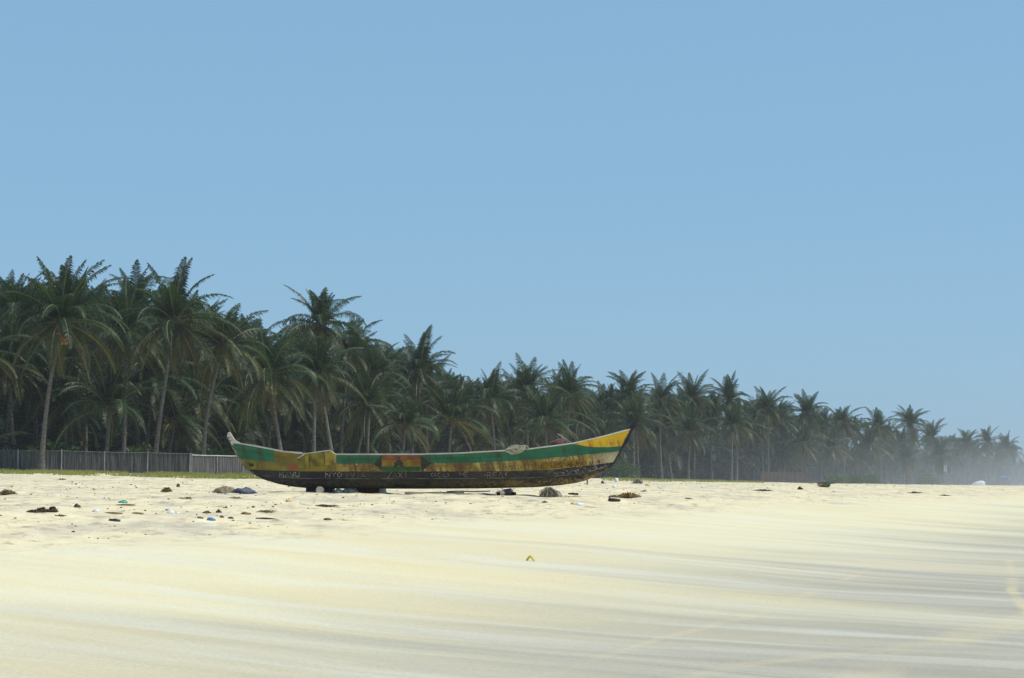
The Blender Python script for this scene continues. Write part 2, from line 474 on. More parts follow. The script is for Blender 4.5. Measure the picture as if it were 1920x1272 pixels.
def palm(top, foot_xy, label, group=None, seed=0, fronds=True, n=25, size=1.0, nuts=None, bow=.5, spread=(80, -62), dead=2):
    """top: where the crown sits; foot_xy: where the trunk stands"""
    rd = random.Random(seed)
    fx, fy = foot_xy; fz = gz(fx, fy)
    o = thing('coconut_palm', (fx, fy, fz), label, 'palm tree', group)
    rel = Vector(top) - Vector((fx, fy, fz))
    b = MB(); K = 11; pts = []; rad = []
    bd = Vector((rd.uniform(-1, 1), rd.uniform(-1, 1), 0)) * bow
    for i in range(K + 1):
        f = i / K
        p = Vector((rel.x * f ** 1.35, rel.y * f ** 1.35, rel.z * f)) + bd * math.sin(PI * f) * .5
        if i == 0: p.z -= .25
        pts.append(p); rad.append((.17 + .13 * math.exp(-f * 9) - .05 * f) * (.8 + .2 * size))
    b.tube(pts, rad, 9, caps=False)
    b.build('trunk', M['trunk'], o, True)
    tilt = (rd.uniform(-.08, .08), rd.uniform(-.16, .02), 0)
    if fronds:
        c = link('crown', HEARTS[seed % 3], o)
        c.location = rel; c.rotation_euler = tilt; c.scale = (size,) * 3
        for me, az, tl, sc in frond_set(rd, n + 9, spread, dead):
            fo = link('frond', me, c); fo.rotation_euler = (tl, 0, az); fo.scale = (sc,) * 3
        if nuts:
            k = link('coconut_cluster', NUTS[nuts], o); k.location = rel + Vector((-.1, -.75, -.35)); k.scale = (1.5,) * 3
            k2 = link('coconut_cluster', NUTS[nuts], o); k2.location = rel + Vector((.35, -.6, -.85)); k2.scale = (1.2,) * 3
    else:
        c = link('crown', rd.choice(CROWNS), o)
        c.location = rel; c.rotation_euler = (tilt[0], tilt[1], rd.uniform(0, 2 * PI)); c.scale = (size,) * 3
    return o

# palms that can be told apart: crown centre in the photograph, distance, foot, size
FRONT = [
 # px, py, Y, foot px, size, label, extra
 (115, 608, 144, 80, 1.05, 'big front palm with orange coconuts, its trunk in front of the grey fence', dict(nuts='orange', n=30, spread=(80, -55))),
 (328, 606, 153, 290, 1.02, 'tallest palm left of the boat, its dark trunk leaning up behind the fence', dict(n=32, spread=(82, -60), dead=2)),
 (238, 628, 160, 232, .98, 'palm with upright spiky fronds between the two tallest left palms', dict(n=26)),
 (204, 768, 152, 196, .95, 'short young palm with arching fronds low above the grey fence', dict(n=22, spread=(82, -10), dead=0)),
 (418, 652, 158, 383, .92, 'palm with a pale straight trunk left of the stern tip', dict(n=26, dead=2)),
 (32, 590, 163, 12, .95, 'palm with ragged top at the left edge of the photo', dict(n=25)),
 (252, 574, 176, 262, .92, 'far crown peeping over the gap left of the tallest palm', dict(n=22)),
 (140, 590, 172, 130, .95, 'broad crown rising just behind the palm with orange coconuts', dict(n=24)),
 (505, 706, 166, 533, 1.0, 'palm with long drooping yellowed fronds and nut clusters above the stern deck', dict(nuts='green', n=30, spread=(80, -62), dead=2)),
 (604, 612, 188, 590, 1.0, 'lone tall crown standing above the grove over the splash board', dict(n=26)),
 (598, 705, 176, 628, .98, 'palm with hanging straw-brown fronds directly under the lone tall crown', dict(n=26, spread=(80, -62), dead=3)),
 (655, 660, 196, 640, .95, 'palm just right of and below the lone tall crown', dict(n=24)),
 (702, 702, 203, 690, .92, 'left one of the two spiky crowns above the painted flag', dict(n=24)),
 (787, 698, 207, 770, .95, 'right one of the two spiky crowns above the painted flag', dict(n=24)),
 (760, 800, 190, 752, .85, 'low bushy palm behind the painted flag and star', dict(n=22, spread=(80, -20), dead=0)),
 (848, 790, 205, 845, 1.0, 'low palm with tall upright fronds behind the middle of the boat', dict(n=24, spread=(82, -25), dead=1)),
 (690, 760, 194, 662, .9, 'shaded palm leaning between the splash board and the flag', dict(n=24, dead=2)),
 (920, 752, 226, 930, .95, 'round dark palm above the light rope coil, set back', dict(n=24)),
 (985, 738, 240, 990, 1.0, 'palm crown topping the grove above the rope coil', dict(n=24)),
 (1068, 742, 250, 1060, 1.0, 'palm crown with bent tips left of the gap before the prow', dict(n=24)),
 (1022, 795, 228, 1020, 1.0, 'front palm with wide pale fronds behind the boat right of the rope coil', dict(n=26, spread=(80, -35))),
 (1180, 742, 287, 1188, 1.0, 'crown sticking up right above the black prow tip', dict(n=24)),
 (1192, 800, 268, 1196, 1.0, 'front palm whose pale fronds arch around the black prow tip', dict(n=26, spread=(84, -45))),
 (1240, 752, 296, 1240, .95, 'narrow spiky palm a short way right of the prow tip', dict(n=22)),
 (1300, 748, 312, 1300, 1.0, 'palm midway between the prow tip and the tall dark crown on its right', dict(n=22)),
 (1368, 752, 330, 1370, 1.05, 'tall dark crown standing up right of the prow', dict(n=24)),
 (1376, 800, 308, 1380, 1.08, 'front palm with long pale arching fronds right of the prow', dict(n=26, spread=(80, -40))),
 (1295, 812, 300, 1290, .95, 'low front palm with drooping fronds above the far grass bank', dict(n=24, dead=2)),
 (1440, 768, 350, 1440, 1.0, 'palm on the skyline with a blunt top, right of the tall dark crown', dict(n=22)),
 (1512, 776, 366, 1510, 1.05, 'leafy crown on the skyline left of the far small canoe', dict(n=22)),
 (1508, 832, 345, 1512, 1.0, 'front palm with sagging fronds above the brown stick fence', dict(n=24, dead=1)),
 (1580, 796, 384, 1580, 1.0, 'crown on the skyline just right above the far small canoe', dict(n=22)),
 (1560, 842, 370, 1562, .95, 'front palm standing right behind the far small canoe', dict(n=22)),
 (1630, 835, 398, 1626, 1.1, 'front palm with upright bright green fronds right of the far canoe', dict(n=24)),
 (1648, 802, 412, 1650, 1.0, 'rounded skyline crown left of the lone feathery one at the far right', dict(n=20)),
 (1706, 796, 436, 1706, 1.1, 'lone feathery crown standing clear on the skyline at the far right', dict(n=22, spread=(80, -30))),
 (1748, 822, 465, 1748, 1.1, 'hazy palm just right of the lone feathery skyline crown', dict(n=20)),
 (1700, 862, 430, 1700, 1.0, 'low hazy palm in front of the lone feathery skyline crown', dict(n=20)),
 (1762, 858, 455, 1758, 1.05, 'hazy palm with hanging fronds beside the far white board', dict(n=20, dead=2)),
 (1812, 832, 520, 1812, 1.1, 'hazy palm above the far white lying boat', dict(n=20)),
 (1852, 830, 545, 1852, 1.15, 'hazy broad crown near the right edge of the photo', dict(n=20)),
 (1888, 842, 585, 1888, 1.15, 'last hazy palm before the right edge of the photo', dict(n=20)),
]
taken = []
for i, (px, py, Y, fpx, size, lab, kw) in enumerate(FRONT):
    top = at(px, py, Y)
    Yf = Y + (random.uniform(-.6, .6))
    fx = (fpx - 960) / FPX * Yf
    palm(top, (fx, Yf), lab, None, seed=i * 7 + 3, size=size, **kw)
    taken.append((top.x, top.y))

SKY_PX = [-200, 0, 60, 120, 180, 220, 260, 325, 370, 400, 450, 520, 560, 610, 660, 700, 790, 840, 900, 985, 1070, 1110, 1190, 1300, 1370, 1430, 1510, 1600, 1650, 1707, 1760, 1850, 1920, 2100]
SKY_PY = [500, 520, 525, 520, 530, 530, 530, 535, 545, 585, 600, 615, 600, 600, 615, 645, 655, 700, 712, 690, 702, 730, 722, 728, 730, 745, 752, 778, 790, 800, 812, 822, 838, 850]
def zone(px):
    if px < 440: return 'half-hidden palm in the dense grove behind the grey fence left of the boat', 'hidden palms behind the grey fence'
    if px < 720: return 'half-hidden palm in the grove behind the stern half of the boat', 'hidden palms behind the stern half'
    if px < 1130: return 'half-hidden palm in the grove behind the bow half of the boat', 'hidden palms behind the bow half'
    if px < 1520: return 'half-hidden hazy palm in the grove between the prow and the far canoe', 'hidden palms right of the prow'
    return 'half-hidden pale hazy palm in the grove right of the far canoe', 'hidden palms at the far right'
HIDDEN = []
def filler(n, s0, s1, px0, px1, lift, hmin, hmax, seed):
    rd = random.Random(seed); made = 0; tries = 0
    while made < n and tries < n * 60:
        tries += 1
        px = px0 + (px1 - px0) * ((made + rd.random()) / n) + rd.uniform(-25, 25); s = rd.uniform(s0, s1); a = (px - 960) / FPX
        Y = s / (.926 * a - .376); X = a * Y
        if any((X - q[0]) ** 2 + (Y - q[1]) ** 2 < 3.0 ** 2 for q in taken): continue
        size = rd.uniform(.85, 1.12)
        lim = np.interp(px, SKY_PX, SKY_PY) + lift * rd.uniform(.2, 1.0) * FPX / Y
        ztop = at(px, lim, Y).z - 3.6 * size
        g0 = gz(X, Y)
        h = min(max(ztop - g0, hmin), hmax)
        if ztop - g0 < 1.2: continue
        lab, grp = zone(px)
        fxy = (X + rd.uniform(-1.2, 1.2), Y + rd.uniform(-1, 1))
        hid = palm((X, Y, g0 + h), fxy, lab, grp, seed=seed * 1000 + made, fronds=False, size=size)
        HIDDEN.append((px, hid)); taken.append((X, Y)); made += 1
filler(40, -112, -93, -60, 1980, 5.0, 2.5, 13, 1)
filler(46, -128, -100, -60, 1980, 2.4, 4, 16, 2)
filler(66, -150, -112, -60, 1990, .7, 5, 18, 3)
filler(24, -104, -91, 380, 1950, 9.0, 1.2, 6, 4)
for i, (px, py, dY) in enumerate(((20, 690, 8), (62, 705, 12), (152, 690, 10), (285, 712, 8), (368, 742, 6), (452, 752, 9), (560, 770, 7), (642, 742, 10), (722, 772, 8), (800, 742, 12),
        (884, 772, 8), (952, 806, 6), (1092, 792, 10), (1132, 772, 16), (1142, 832, 4), (1250, 802, 10), (1334, 786, 14), (1422, 812, 10), (1462, 792, 16), (1480, 852, 6), (1542, 802, 18),
        (1602, 862, 8), (1672, 852, 10), (1690, 832, 16), (1792, 862, 14), (1832, 858, 18), (1872, 868, 14), (120, 760, 7), (330, 790, 5), (1000, 842, 3), (690, 835, 4), (890, 835, 4))):
    a = (px - 960) / FPX; Y = -90.5 / (.926 * a - .376) + dY
    if px < 480: Y = max(Y, 152 + dY)
    hid = palm(at(px, py, Y), (a * Y + random.uniform(-.9, .9), Y + random.uniform(-.8, .8)), *zone(px), seed=9100 + i, n=24, size=random.uniform(.9, 1.08), spread=(80, -62), dead=2)
    HIDDEN.append((px, hid))

REF = [(32, 'ragged palm at the left edge'), (115, 'palm with orange coconuts'), (225, 'short young palm above the fence'), (328, 'tallest palm left of the boat'),
       (418, 'pale-trunked palm left of the stern'), (505, 'nut-bearing palm above the stern deck'), (604, 'lone tall crown'), (702, 'left spiky crown above the flag'),
       (787, 'right spiky crown above the flag'), (848, 'low upright palm amidships'), (920, 'round dark palm'), (985, 'crown above the rope coil'), (1068, 'bent-tipped crown before the prow'),
       (1185, 'palm arching round the prow tip'), (1240, 'narrow spiky palm right of the prow'), (1300, 'low front palm above the grass bank'), (1370, 'tall dark crown right of the prow'),
       (1440, 'blunt-topped skyline palm'), (1510, 'palm above the brown stick fence'), (1560, 'palm behind the far canoe'), (1630, 'upright palm right of the canoe'),
       (1706, 'lone feathery skyline crown'), (1760, 'palm beside the white board'), (1812, 'palm above the white boat'), (1852, 'hazy broad crown'), (1888, 'last hazy palm on the right')]
ORD = ['leftmost', 'second', 'third', 'fourth', 'fifth', 'sixth', 'seventh', 'eighth', 'ninth', 'tenth', 'eleventh', 'twelfth', 'thirteenth', 'fourteenth', 'fifteenth', 'sixteenth']
bins = {}
for px, ob in HIDDEN: bins.setdefault(min(REF, key=lambda r_: abs(r_[0] - px))[1], []).append((px, ob))
for ref, lst in bins.items():
    lst.sort(key=lambda e: e[0])
    for i, (px, ob) in enumerate(lst):
        ob['label'] = ('half-hidden palm behind the ' + ref) if len(lst) == 1 else 'half-hidden palm behind the %s, %s' % (ref, 'leftmost there' if i == 0 else 'rightmost there' if i == len(lst) - 1 else ORD[min(i, 15)] + ' from left')

# thicket: the mass of low fronds, saplings and scrub deep under the grove
def build_thicket():
    rd = random.Random(5)
    low = []
    for i, (e, dr) in enumerate(((75, 40), (60, 60), (40, 70), (15, 60), (-20, 45))):
        me = frond_mesh('tmp', e, 4.2, dr, 700 + i, pairs=20, low=True)
        co = np.empty(len(me.vertices) * 3); me.vertices.foreach_get('co', co)
        low.append((co.reshape(-1, 3), [tuple(p.vertices) for p in me.polygons]))
        bpy.data.meshes.remove(me)
    V, F = [], []; o = 0
    for k in range(12500):
        near = k >= 9500
        px = rd.uniform(1080, 2000) if near else rd.uniform(-150, 2050); s = -(rd.uniform(96, 125) if near else rd.uniform(97, 185)); a = (px - 960) / FPX
        Y = s / (.926 * a - .376); X = a * Y
        deep = min(1, (-s - 97) / 45)
        lim = at(px, np.interp(px, SKY_PX, SKY_PY), Y).z - 3.0
        g0 = gz(X, Y)
        z = g0 + (rd.random() ** 1.1) * max(1.5, min(14 * (.2 + .8 * deep), lim - g0 - 2))
        if near: z = g0 + rd.random() ** 1.2 * min(7, max(2, lim - g0 - 2))
        co, fs = rd.choice(low)
        mx = np.array(Matrix.Rotation(rd.uniform(0, 2 * PI), 3, 'Z') * rd.uniform(.7, 1.1) * (1.35 if near else 1 + .9 * max(0, (-s - 140) / 45)))
        V.append(co @ mx.T + np.array([X, Y, z])); F.extend([tuple(v + o for v in f) for f in fs]); o += len(co)
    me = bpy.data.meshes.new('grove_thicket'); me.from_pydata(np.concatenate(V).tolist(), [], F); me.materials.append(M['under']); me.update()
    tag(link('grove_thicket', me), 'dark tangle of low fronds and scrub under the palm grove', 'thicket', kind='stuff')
build_thicket()

def leaf_clump(name, c, rx, rz, n, size, mt, label, cat, group=None, seed=0):
    """small shrub: stems with many leaf faces"""
    rd = random.Random(seed)
    o = thing(name, c, label, cat, group)
    b = MB()
    for i in range(7):
        a = rd.uniform(0, 2 * PI); e = Vector((math.cos(a) * rx * .7, math.sin(a) * rx * .7, rz * rd.uniform(.6, .95)))
        b.tube([(0, 0, -.1), e * .5 + Vector((0, 0, .1)), e], [.03, .02, .008], 4)
    b.build('stem', M['trunk'], o)
    b = MB()
    for i in range(n):
        a = rd.uniform(0, 2 * PI); r_ = rx * math.sqrt(rd.random()); z = rz * rd.uniform(.1, 1) * (1 - .4 * (r_ / rx) ** 2)
        p = Vector((math.cos(a) * r_, math.sin(a) * r_, z))
        d = Vector((rd.uniform(-1, 1), rd.uniform(-1, 1), rd.uniform(-.3, .9))).normalized() * size * rd.uniform(.6, 1.2)
        sd_ = d.cross(Vector((rd.uniform(-1, 1), rd.uniform(-1, 1), rd.uniform(-1, 1)))).normalized() * size * .28
        b.add([p, p + d * .5 + sd_, p + d, p + d * .5 - sd_], [(0, 1, 2, 3)])
    b.build('foliage', mt, o)
    return o
for i, (px, Y, rx, rz, lab) in enumerate((
    (100, 158, 2.6, 2.5, 'bright green shrub above the fence beside the coconut palm trunk'),
    (262, 162, 2.2, 2.3, 'green shrub above the fence under the short young palm'),
    (402, 168, 2.0, 2.2, 'green shrub behind the pale fence beside the pale trunk'),
    (742, 186, 2.2, 2.2, 'yellow-green bush just over the gunwale left of the flag'),
    (1166, 262, 2.3, 2.6, 'green bush under the bow right of the boat'),
    (1568, 355, 2.0, 2.0, 'pale green bush right behind the far small canoe'),
    (1602, 360, 1.6, 1.6, 'small pale bush, second right of the far canoe'),
    (1630, 366, 1.9, 2.0, 'pale bush, third right of the far canoe'),
    (1738, 440, 2.4, 2.4, 'hazy bush left of the far white board'))):
    X = (px - 960) / FPX * Y
    leaf_clump('shrub', (X, Y, gz(X, Y)), rx, rz, 700, .42, M['shrub'], lab, 'shrub', 'shrubs along the grove edge', 60 + i)

# ------------------------------------------------------------------ grass banks
def grass(name, spans, n, label, seed):
    rd = random.Random(seed); V, F = [], []
    for k in range(n):
        (px0, y0, px1, y1, dep) = rd.choice(spans)
        f = rd.random(); px = px0 + (px1 - px0) * f; Y = (y0 + (y1 - y0) * f) - dep * rd.random() ** 1.4
        X = (px - 960) / FPX * Y + rd.uniform(-.3, .3)
        if pnoise(X / 2.2, Y / 4.0) < -.10 + .35 * rd.random(): continue
        z = gz(X, Y); h = rd.uniform(.08, .30)
        a = rd.uniform(0, PI); wv = Vector((math.cos(a), math.sin(a), 0)) * .04
        tip = Vector((rd.uniform(-.1, .1), rd.uniform(-.1, .1), h)); p = Vector((X, Y, z - .02))
        o = len(V); V.extend([tuple(p - wv), tuple(p + wv), tuple(p + tip)]); F.append((o, o + 1, o + 2))
    me = bpy.data.meshes.new(name); me.from_pydata(V, [], F); me.materials.append(M['grass']); me.update()
    tag(link(name, me), label, 'grass', kind='stuff')
grass('bank_grass', [(-60, 145.5, 360, 149, 20), (340, 149, 560, 160, 22)], 30000, 'low green grass along the foot of the grey fence', 1)
grass('bank_grass', [(1130, 262, 1430, 300, 60)], 16000, 'low grass on the sand bank right of the prow', 2)

# ------------------------------------------------------------------ fences
def fence(name, a, b_, npan, h, label, mt, post_m, rail_m, seed, pitch=.085, hr=.03):
    rd = random.Random(seed)
    ax, ay = a; bx, by = b_
    o = thing(name, (ax, ay, gz(ax, ay)), label, 'fence')
    org = Vector((ax, ay, gz(ax, ay)))
    d = Vector((bx - ax, by - ay, 0)); L = d.length; d.normalize(); nrm = Vector((d.y, -d.x, 0))
    for i in range(npan + 1):
        p = Vector((ax, ay, 0)) + d * (L * i / npan); z = gz(p.x, p.y); q = Vector((p.x, p.y, z)) - org
        m = MB(); m.tube([q + nrm * .07 + Vector((0, 0, -.3)), q + nrm * .07 + Vector((rd.uniform(-.03, .03), 0, h * rd.uniform(1.0, 1.06)))], [.055, .045], 6)
        m.build('post', post_m, o)
    for i in range(npan):
        m = MB()
        n = int(L / npan / pitch)
        for k in range(n):
            f = (i + (k + .5) / n) / npan
            p = Vector((ax, ay, 0)) + d * (L * f); z = gz(p.x, p.y); q = Vector((p.x, p.y, z)) - org
            lean = d * rd.uniform(-.025, .025)
            hh = h * rd.uniform(.955, .995)
            off = nrm * rd.uniform(-.015, .015)
            m.tube([q + off + Vector((0, 0, -.15)), q + off + lean + Vector((0, 0, hh))], rd.uniform(.032, .047), 4)
        pn = m.build('stick_panel', mt, o); pn['kind'] = 'stuff'
        p0 = Vector((ax, ay, 0)) + d * (L * i / npan); p1 = Vector((ax, ay, 0)) + d * (L * (i + 1) / npan)
        q0 = Vector((p0.x, p0.y, gz(p0.x, p0.y))) - org; q1 = Vector((p1.x, p1.y, gz(p1.x, p1.y))) - org
        m = MB(); m.tube([q0 + nrm * .05 + Vector((0, 0, h * .965)), q0.lerp(q1, .5) + nrm * .05 + Vector((0, 0, h * .955)), q1 + nrm * .05 + Vector((0, 0, h * .965))], hr, 6)
        m.build('top_rail', rail_m, o)
    return o
def gxy(px, Y): return ((px - 960) / FPX * Y, Y)
fence('reed_fence', gxy(-130, 145.5), gxy(357, 149.5), 6, 1.62, 'taller dark grey reed fence in panels left of the boat', M['fence_dark'], M['post'], M['fence_pale'], 1)
fence('reed_fence', gxy(358.5, 150), gxy(545, 160), 4, 1.52, 'lower paler reed fence with a white top rail meeting the stern', M['fence_pale'], M['post'], M['rail_pale'], 2, hr=.05)
fence('stick_fence', gxy(1425, 322), gxy(1520, 345), 3, 1.7, 'hazy brown stick fence below the palms right of the prow', M['brown_reed'], M['brown_reed'], M['brown_reed'], 3, pitch=.2)

# ------------------------------------------------------------------ the beached canoe
KB = 62.3 / FPX                      # metres per photograph pixel at the near side of the boat
BX, BZ = 810.0, 916.9
BOAT_LOC = at(BX, BZ, 63.0)
ROWS = {                             # heights of the lines along the hull, measured as (px, py)
 'K': [(463, 881.6), (469, 886.5), (478, 892.5), (493, 900), (520, 908), (547, 913), (573, 915.5), (640, 916.7), (780, 916.9), (900, 916.3), (1007, 914), (1050, 910.5), (1080, 906.5), (1100, 901.5), (1122, 892), (1140, 880), (1152, 868.6)],
 'G': [(463, 881.2), (480, 890), (510, 894.5), (567, 897), (640, 897.7), (900, 897.5), (1000, 896), (1033, 894), (1100, 886.7), (1133, 877), (1152, 868.2)],
 'C': [(462, 880.5), (567, 884), (640, 884.4), (900, 884.1), (960, 883.5), (1033, 881), (1100, 873.8), (1152.5, 866.7)],
 'Y': [(448, 861), (515, 866.7), (632, 870), (798, 870), (900, 868), (1000, 862.5), (1100, 853), (1165, 846)],
 'M': [(436.5, 842), (520, 857.5), (640, 861.8), (800, 861.8), (945, 857), (1000, 852.5), (1075, 843.5), (1120, 835), (1174, 824)],
 'S': [(430.5, 830), (445, 831.5), (477, 837), (528, 846.7), (567, 851.3), (640, 852.9), (783, 852.9), (857, 851), (945, 846), (992, 843), (1075, 832), (1133, 818.6), (1185, 804.5)],
}
BEAM = {'K': .30, 'G': .70, 'C': .80, 'Y': .87, 'M': .90, 'S': .94}
def lx(px): return (px - BX) * KB
def lz(py): return (BZ - py) * KB
def row_py(r, px): return float(np.interp(px, [p[0] for p in ROWS[r]], [p[1] for p in ROWS[r]]))
def row_half(r, px):
    a, b = ROWS[r][0][0], ROWS[r][-1][0]
    u = min(max((px - a) / (b - a), 0), 1)
    ful = min(1, (u / .36)) if u < .5 else min(1, ((1 - u) / .46))
    return .035 + (BEAM[r] - .035) * (math.sin(ful * PI / 2) ** .9)
def side_y(px, py):
    """outboard face of the side (as half breadth) at a place on the profile"""
    prev = None
    order = ['S', 'M', 'Y', 'C', 'G', 'K']
    ys = [(row_py(r, px), row_half(r, px)) for r in order]
    lap = .024 if py < ys[1][0] else (.004 if py > ys[3][0] else .010 * min(max((py - ys[2][0]) / (ys[3][0] - ys[2][0]), 0), 1))
    if py <= ys[0][0]: return ys[0][1] + lap
    for (a, ha), (b, hb) in zip(ys, ys[1:]):
        if py <= b: return ha + (hb - ha) * (py - a) / max(b - a, 1e-6) + lap
    return ys[-1][1]
def hull_pt(px, py, off=0.0, sgn=-1):
    return Vector((lx(px), sgn * (side_y(px, py) + off), lz(py)))

def strip_rows(b, rows, n, sgn, offs):
    """skin between lines of the hull on one side; every line keeps its own fore and aft end"""
    us = [i / n for i in range(n + 1)]
    grid = []
    for r, o in zip(rows, offs):
        a, e = ROWS[r][0][0], ROWS[r][-1][0]
        grid.append([Vector((lx(a + (e - a) * u), sgn * (row_half(r, a + (e - a) * u) + o), lz(row_py(r, a + (e - a) * u)))) for u in us])
    vs = [p for g_ in grid for p in g_]; fs = []
    for i in range(len(rows) - 1):
        for j in range(n):
            q = (i * (n + 1) + j, i * (n + 1) + j + 1, (i + 1) * (n + 1) + j + 1, (i + 1) * (n + 1) + j)
            fs.append(q if sgn < 0 else q[::-1])
    b.add(vs, fs)

def float_curve(g, x, pts):
    nd = g.n('ShaderNodeFloatCurve'); cu = nd.mapping.curves[0]
    cu.points[0].location = pts[0]; cu.points[1].location = pts[-1]
    for p in pts[1:-1]: cu.points.new(*p)
    for p in cu.points: p.handle_type = 'VECTOR'
    nd.mapping.update(); g.l(x, nd.inputs['Value'])
    return nd.outputs[0]
XN0, XN1, ZN = lx(410), lx(1210), lz(770)
def cpts(pts):
    return [((lx(a) - XN0) / (XN1 - XN0), lz(b) / ZN) for a, b in pts]
def xstep(g, x, px, soft=2.0): return g.ramp(x, lx(px) - soft * KB, lx(px) + soft * KB)
def side_paint():
    m = mat('painted_strakes'); g = N(m); P = g.co(); x, y, z = g.sep(P)
    nx = g.math('DIVIDE', g.math('SUBTRACT', x, XN0), XN1 - XN0)
    edge = g.math('MULTIPLY', g.math('SUBTRACT', g.noise(g.mapped(P, (4, 1, 9)), 1, 4), .5), .05)
    zz = g.math('ADD', z, edge)
    zn = g.math('DIVIDE', zz, ZN)
    yg = float_curve(g, nx, [(0, cpts(ROWS['Y'])[0][1])] + cpts(ROWS['Y']) + [(1, cpts(ROWS['Y'])[-1][1])])
    green_m = g.ramp(g.math('SUBTRACT', zn, yg), -.004, .004)
    mid = g.math('SUBTRACT', xstep(g, x, 514), xstep(g, x, 634))
    green_m = g.math('MULTIPLY', green_m, g.math('SUBTRACT', 1.0, mid))
    bw = cpts([(1060, 828), (1075, 832.5), (1108, 838), (1140, 838.5), (1172, 836)])
    bowc = float_curve(g, nx, [(0, 1)] + [(bw[0][0] - .001, 1)] + bw + [(1, bw[-1][1])])
    bow_m = g.ramp(g.math('SUBTRACT', zn, bowc), -.004, .004)
    # colours
    dg = g.mapped(P, (1.6, 1, .55), (0, R(38), 0))          # stains running aslant
    streak = g.math('ADD', g.math('MULTIPLY', g.noise(g.mapped(dg, (5, 1, .9)), 1, 6, .7), .7), g.math('MULTIPLY', g.noise(g.mapped(P, (3.5, 1, 3.5), loc=(2, 0, 7)), 1, 5, .7), .3))
    blot = g.noise(g.mapped(P, (1.1, 1, 2.2), loc=(4, 0, 1)), 1, 5, .6)
    fine = g.noise(g.mapped(P, (9, 3, 14)), 1, 4, .7)
    och = g.mix(g.ramp(blot, .40, .60), rgb(.27, .165, .022), rgb(.50, .38, .095))
    och = g.mix(g.math('MULTIPLY', g.ramp(streak, .44, .57), .9), och, rgb(.085, .045, .015))
    och = g.mix(g.math('MULTIPLY', g.ramp(fine, .56, .70), .55), och, rgb(.60, .52, .30))
    stern_y = g.mix(g.ramp(blot, .38, .62), rgb(.29, .225, .028), rgb(.16, .125, .02))
    stern_y = g.mix(g.math('MULTIPLY', g.ramp(streak, .50, .64), .75), stern_y, rgb(.12, .09, .03))
    c = g.mix(g.math('SUBTRACT', 1.0, xstep(g, x, 640, 20)), och, stern_y)
    # pale scraped patch at the bow
    pale = g.math('MULTIPLY', xstep(g, x, 1122, 22), g.ramp(blot, .30, .46))
    c = g.mix(g.math('MULTIPLY', pale, .75), c, rgb(.48, .44, .31))
    rust = g.math('MULTIPLY', g.math('MULTIPLY', xstep(g, x, 1085, 25), g.ramp(streak, .50, .63)), .75)
    c = g.mix(rust, c, rgb(.36, .13, .03))
    # red smear at the stern
    dx = g.math('DIVIDE', g.math('SUBTRACT', x, lx(550)), .22); dz = g.math('DIVIDE', g.math('SUBTRACT', zz, lz(876)), .17)
    red = g.ramp(g.math('ADD', g.math('ADD', g.math('MULTIPLY', dx, dx), g.math('MULTIPLY', dz, dz)), g.math('MULTIPLY', g.math('SUBTRACT', blot, .5), 5.0)), 1.5, .1)
    c = g.mix(g.math('MULTIPLY', red, .75), c, rgb(.30, .05, .04))
    gr = g.mix(g.ramp(blot, .35, .65), rgb(.009, .105, .055), rgb(.016, .155, .085))
    gr = g.mix(g.math('MULTIPLY', g.ramp(streak, .49, .62), .8), gr, rgb(.040, .042, .024))
    gr = g.mix(g.math('MULTIPLY', g.ramp(fine, .60, .74), .5), gr, rgb(.12, .30, .19))
    c = g.mix(green_m, c, gr)
    by = g.mix(g.ramp(blot, .35, .65), rgb(.62, .40, .015), rgb(.68, .47, .02))
    by = g.mix(g.math('MULTIPLY', g.math('MULTIPLY', g.ramp(streak, .46, .57), g.ramp(z, lz(815), lz(832))), .9), by, rgb(.42, .13, .02))
    c = g.mix(bow_m, c, by)
    g.base(c, .55, .35)
    g.bump(g.math('ADD', fine, streak), .25, .015)
    return m
def bottom_paint():
    m = mat('tarred_bottom'); g = N(m); P = g.co(); x, y, z = g.sep(P)
    blot = g.noise(g.mapped(P, (1.2, 1, 3.0)), 1, 5, .65)
    fine = g.noise(g.mapped(P, (11, 3, 17), (0, R(30), 0)), 1, 6, .75)
    nx = g.math('DIVIDE', g.math('SUBTRACT', x, XN0), XN1 - XN0)
    gp_ = cpts(ROWS['G'])
    gl = float_curve(g, nx, [(0, gp_[0][1])] + gp_ + [(1, gp_[-1][1])])
    below = g.math('SUBTRACT', gl, g.math('DIVIDE', z, ZN))
    c = g.mix(g.ramp(blot, .35, .65), rgb(.014, .014, .019), rgb(.030, .028, .030))
    scr = g.math('MULTIPLY', g.ramp(below, -.005, .13, .1, 1.0), g.ramp(g.math('ADD', g.math('MULTIPLY', blot, .45), g.math('MULTIPLY', fine, .55)), .40, .55))
    scr = g.math('MULTIPLY', scr, g.math('ADD', .5, g.math('MULTIPLY', xstep(g, x, 900, 140), 1.1)), clamp=True)
    c = g.mix(scr, c, g.mix(g.ramp(fine, .4, .6), rgb(.10, .065, .02), rgb(.26, .185, .065)))
    ws = g.math('MULTIPLY', g.math('MULTIPLY', g.math('SUBTRACT', xstep(g, x, 1040, 20), xstep(g, x, 1150, 5)), g.ramp(fine, .52, .64)), g.ramp(below, .02, -.02))
    c = g.mix(g.math('MULTIPLY', ws, .8), c, rgb(.42, .41, .40))
    pw = g.math('MULTIPLY', g.ramp(fine, .60, .72), .35)
    c = g.mix(pw, c, rgb(.16, .14, .11))
    g.base(c, .6, .3)
    g.bump(g.math('ADD', fine, blot), .5, .02)
    return m
M['sidep'] = side_paint(); M['bottom'] = bottom_paint()
M['gunwood'] = plain('sunbleached_gunwale', (.46, .40, .33), (.62, .57, .49), 5, .8, .2, stretch=(.5, 3, 3))
M['oldwood'] = plain('old_boat_wood', (.16, .12, .085), (.28, .22, .16), 4, .85, .15, stretch=(.5, 3, 3))
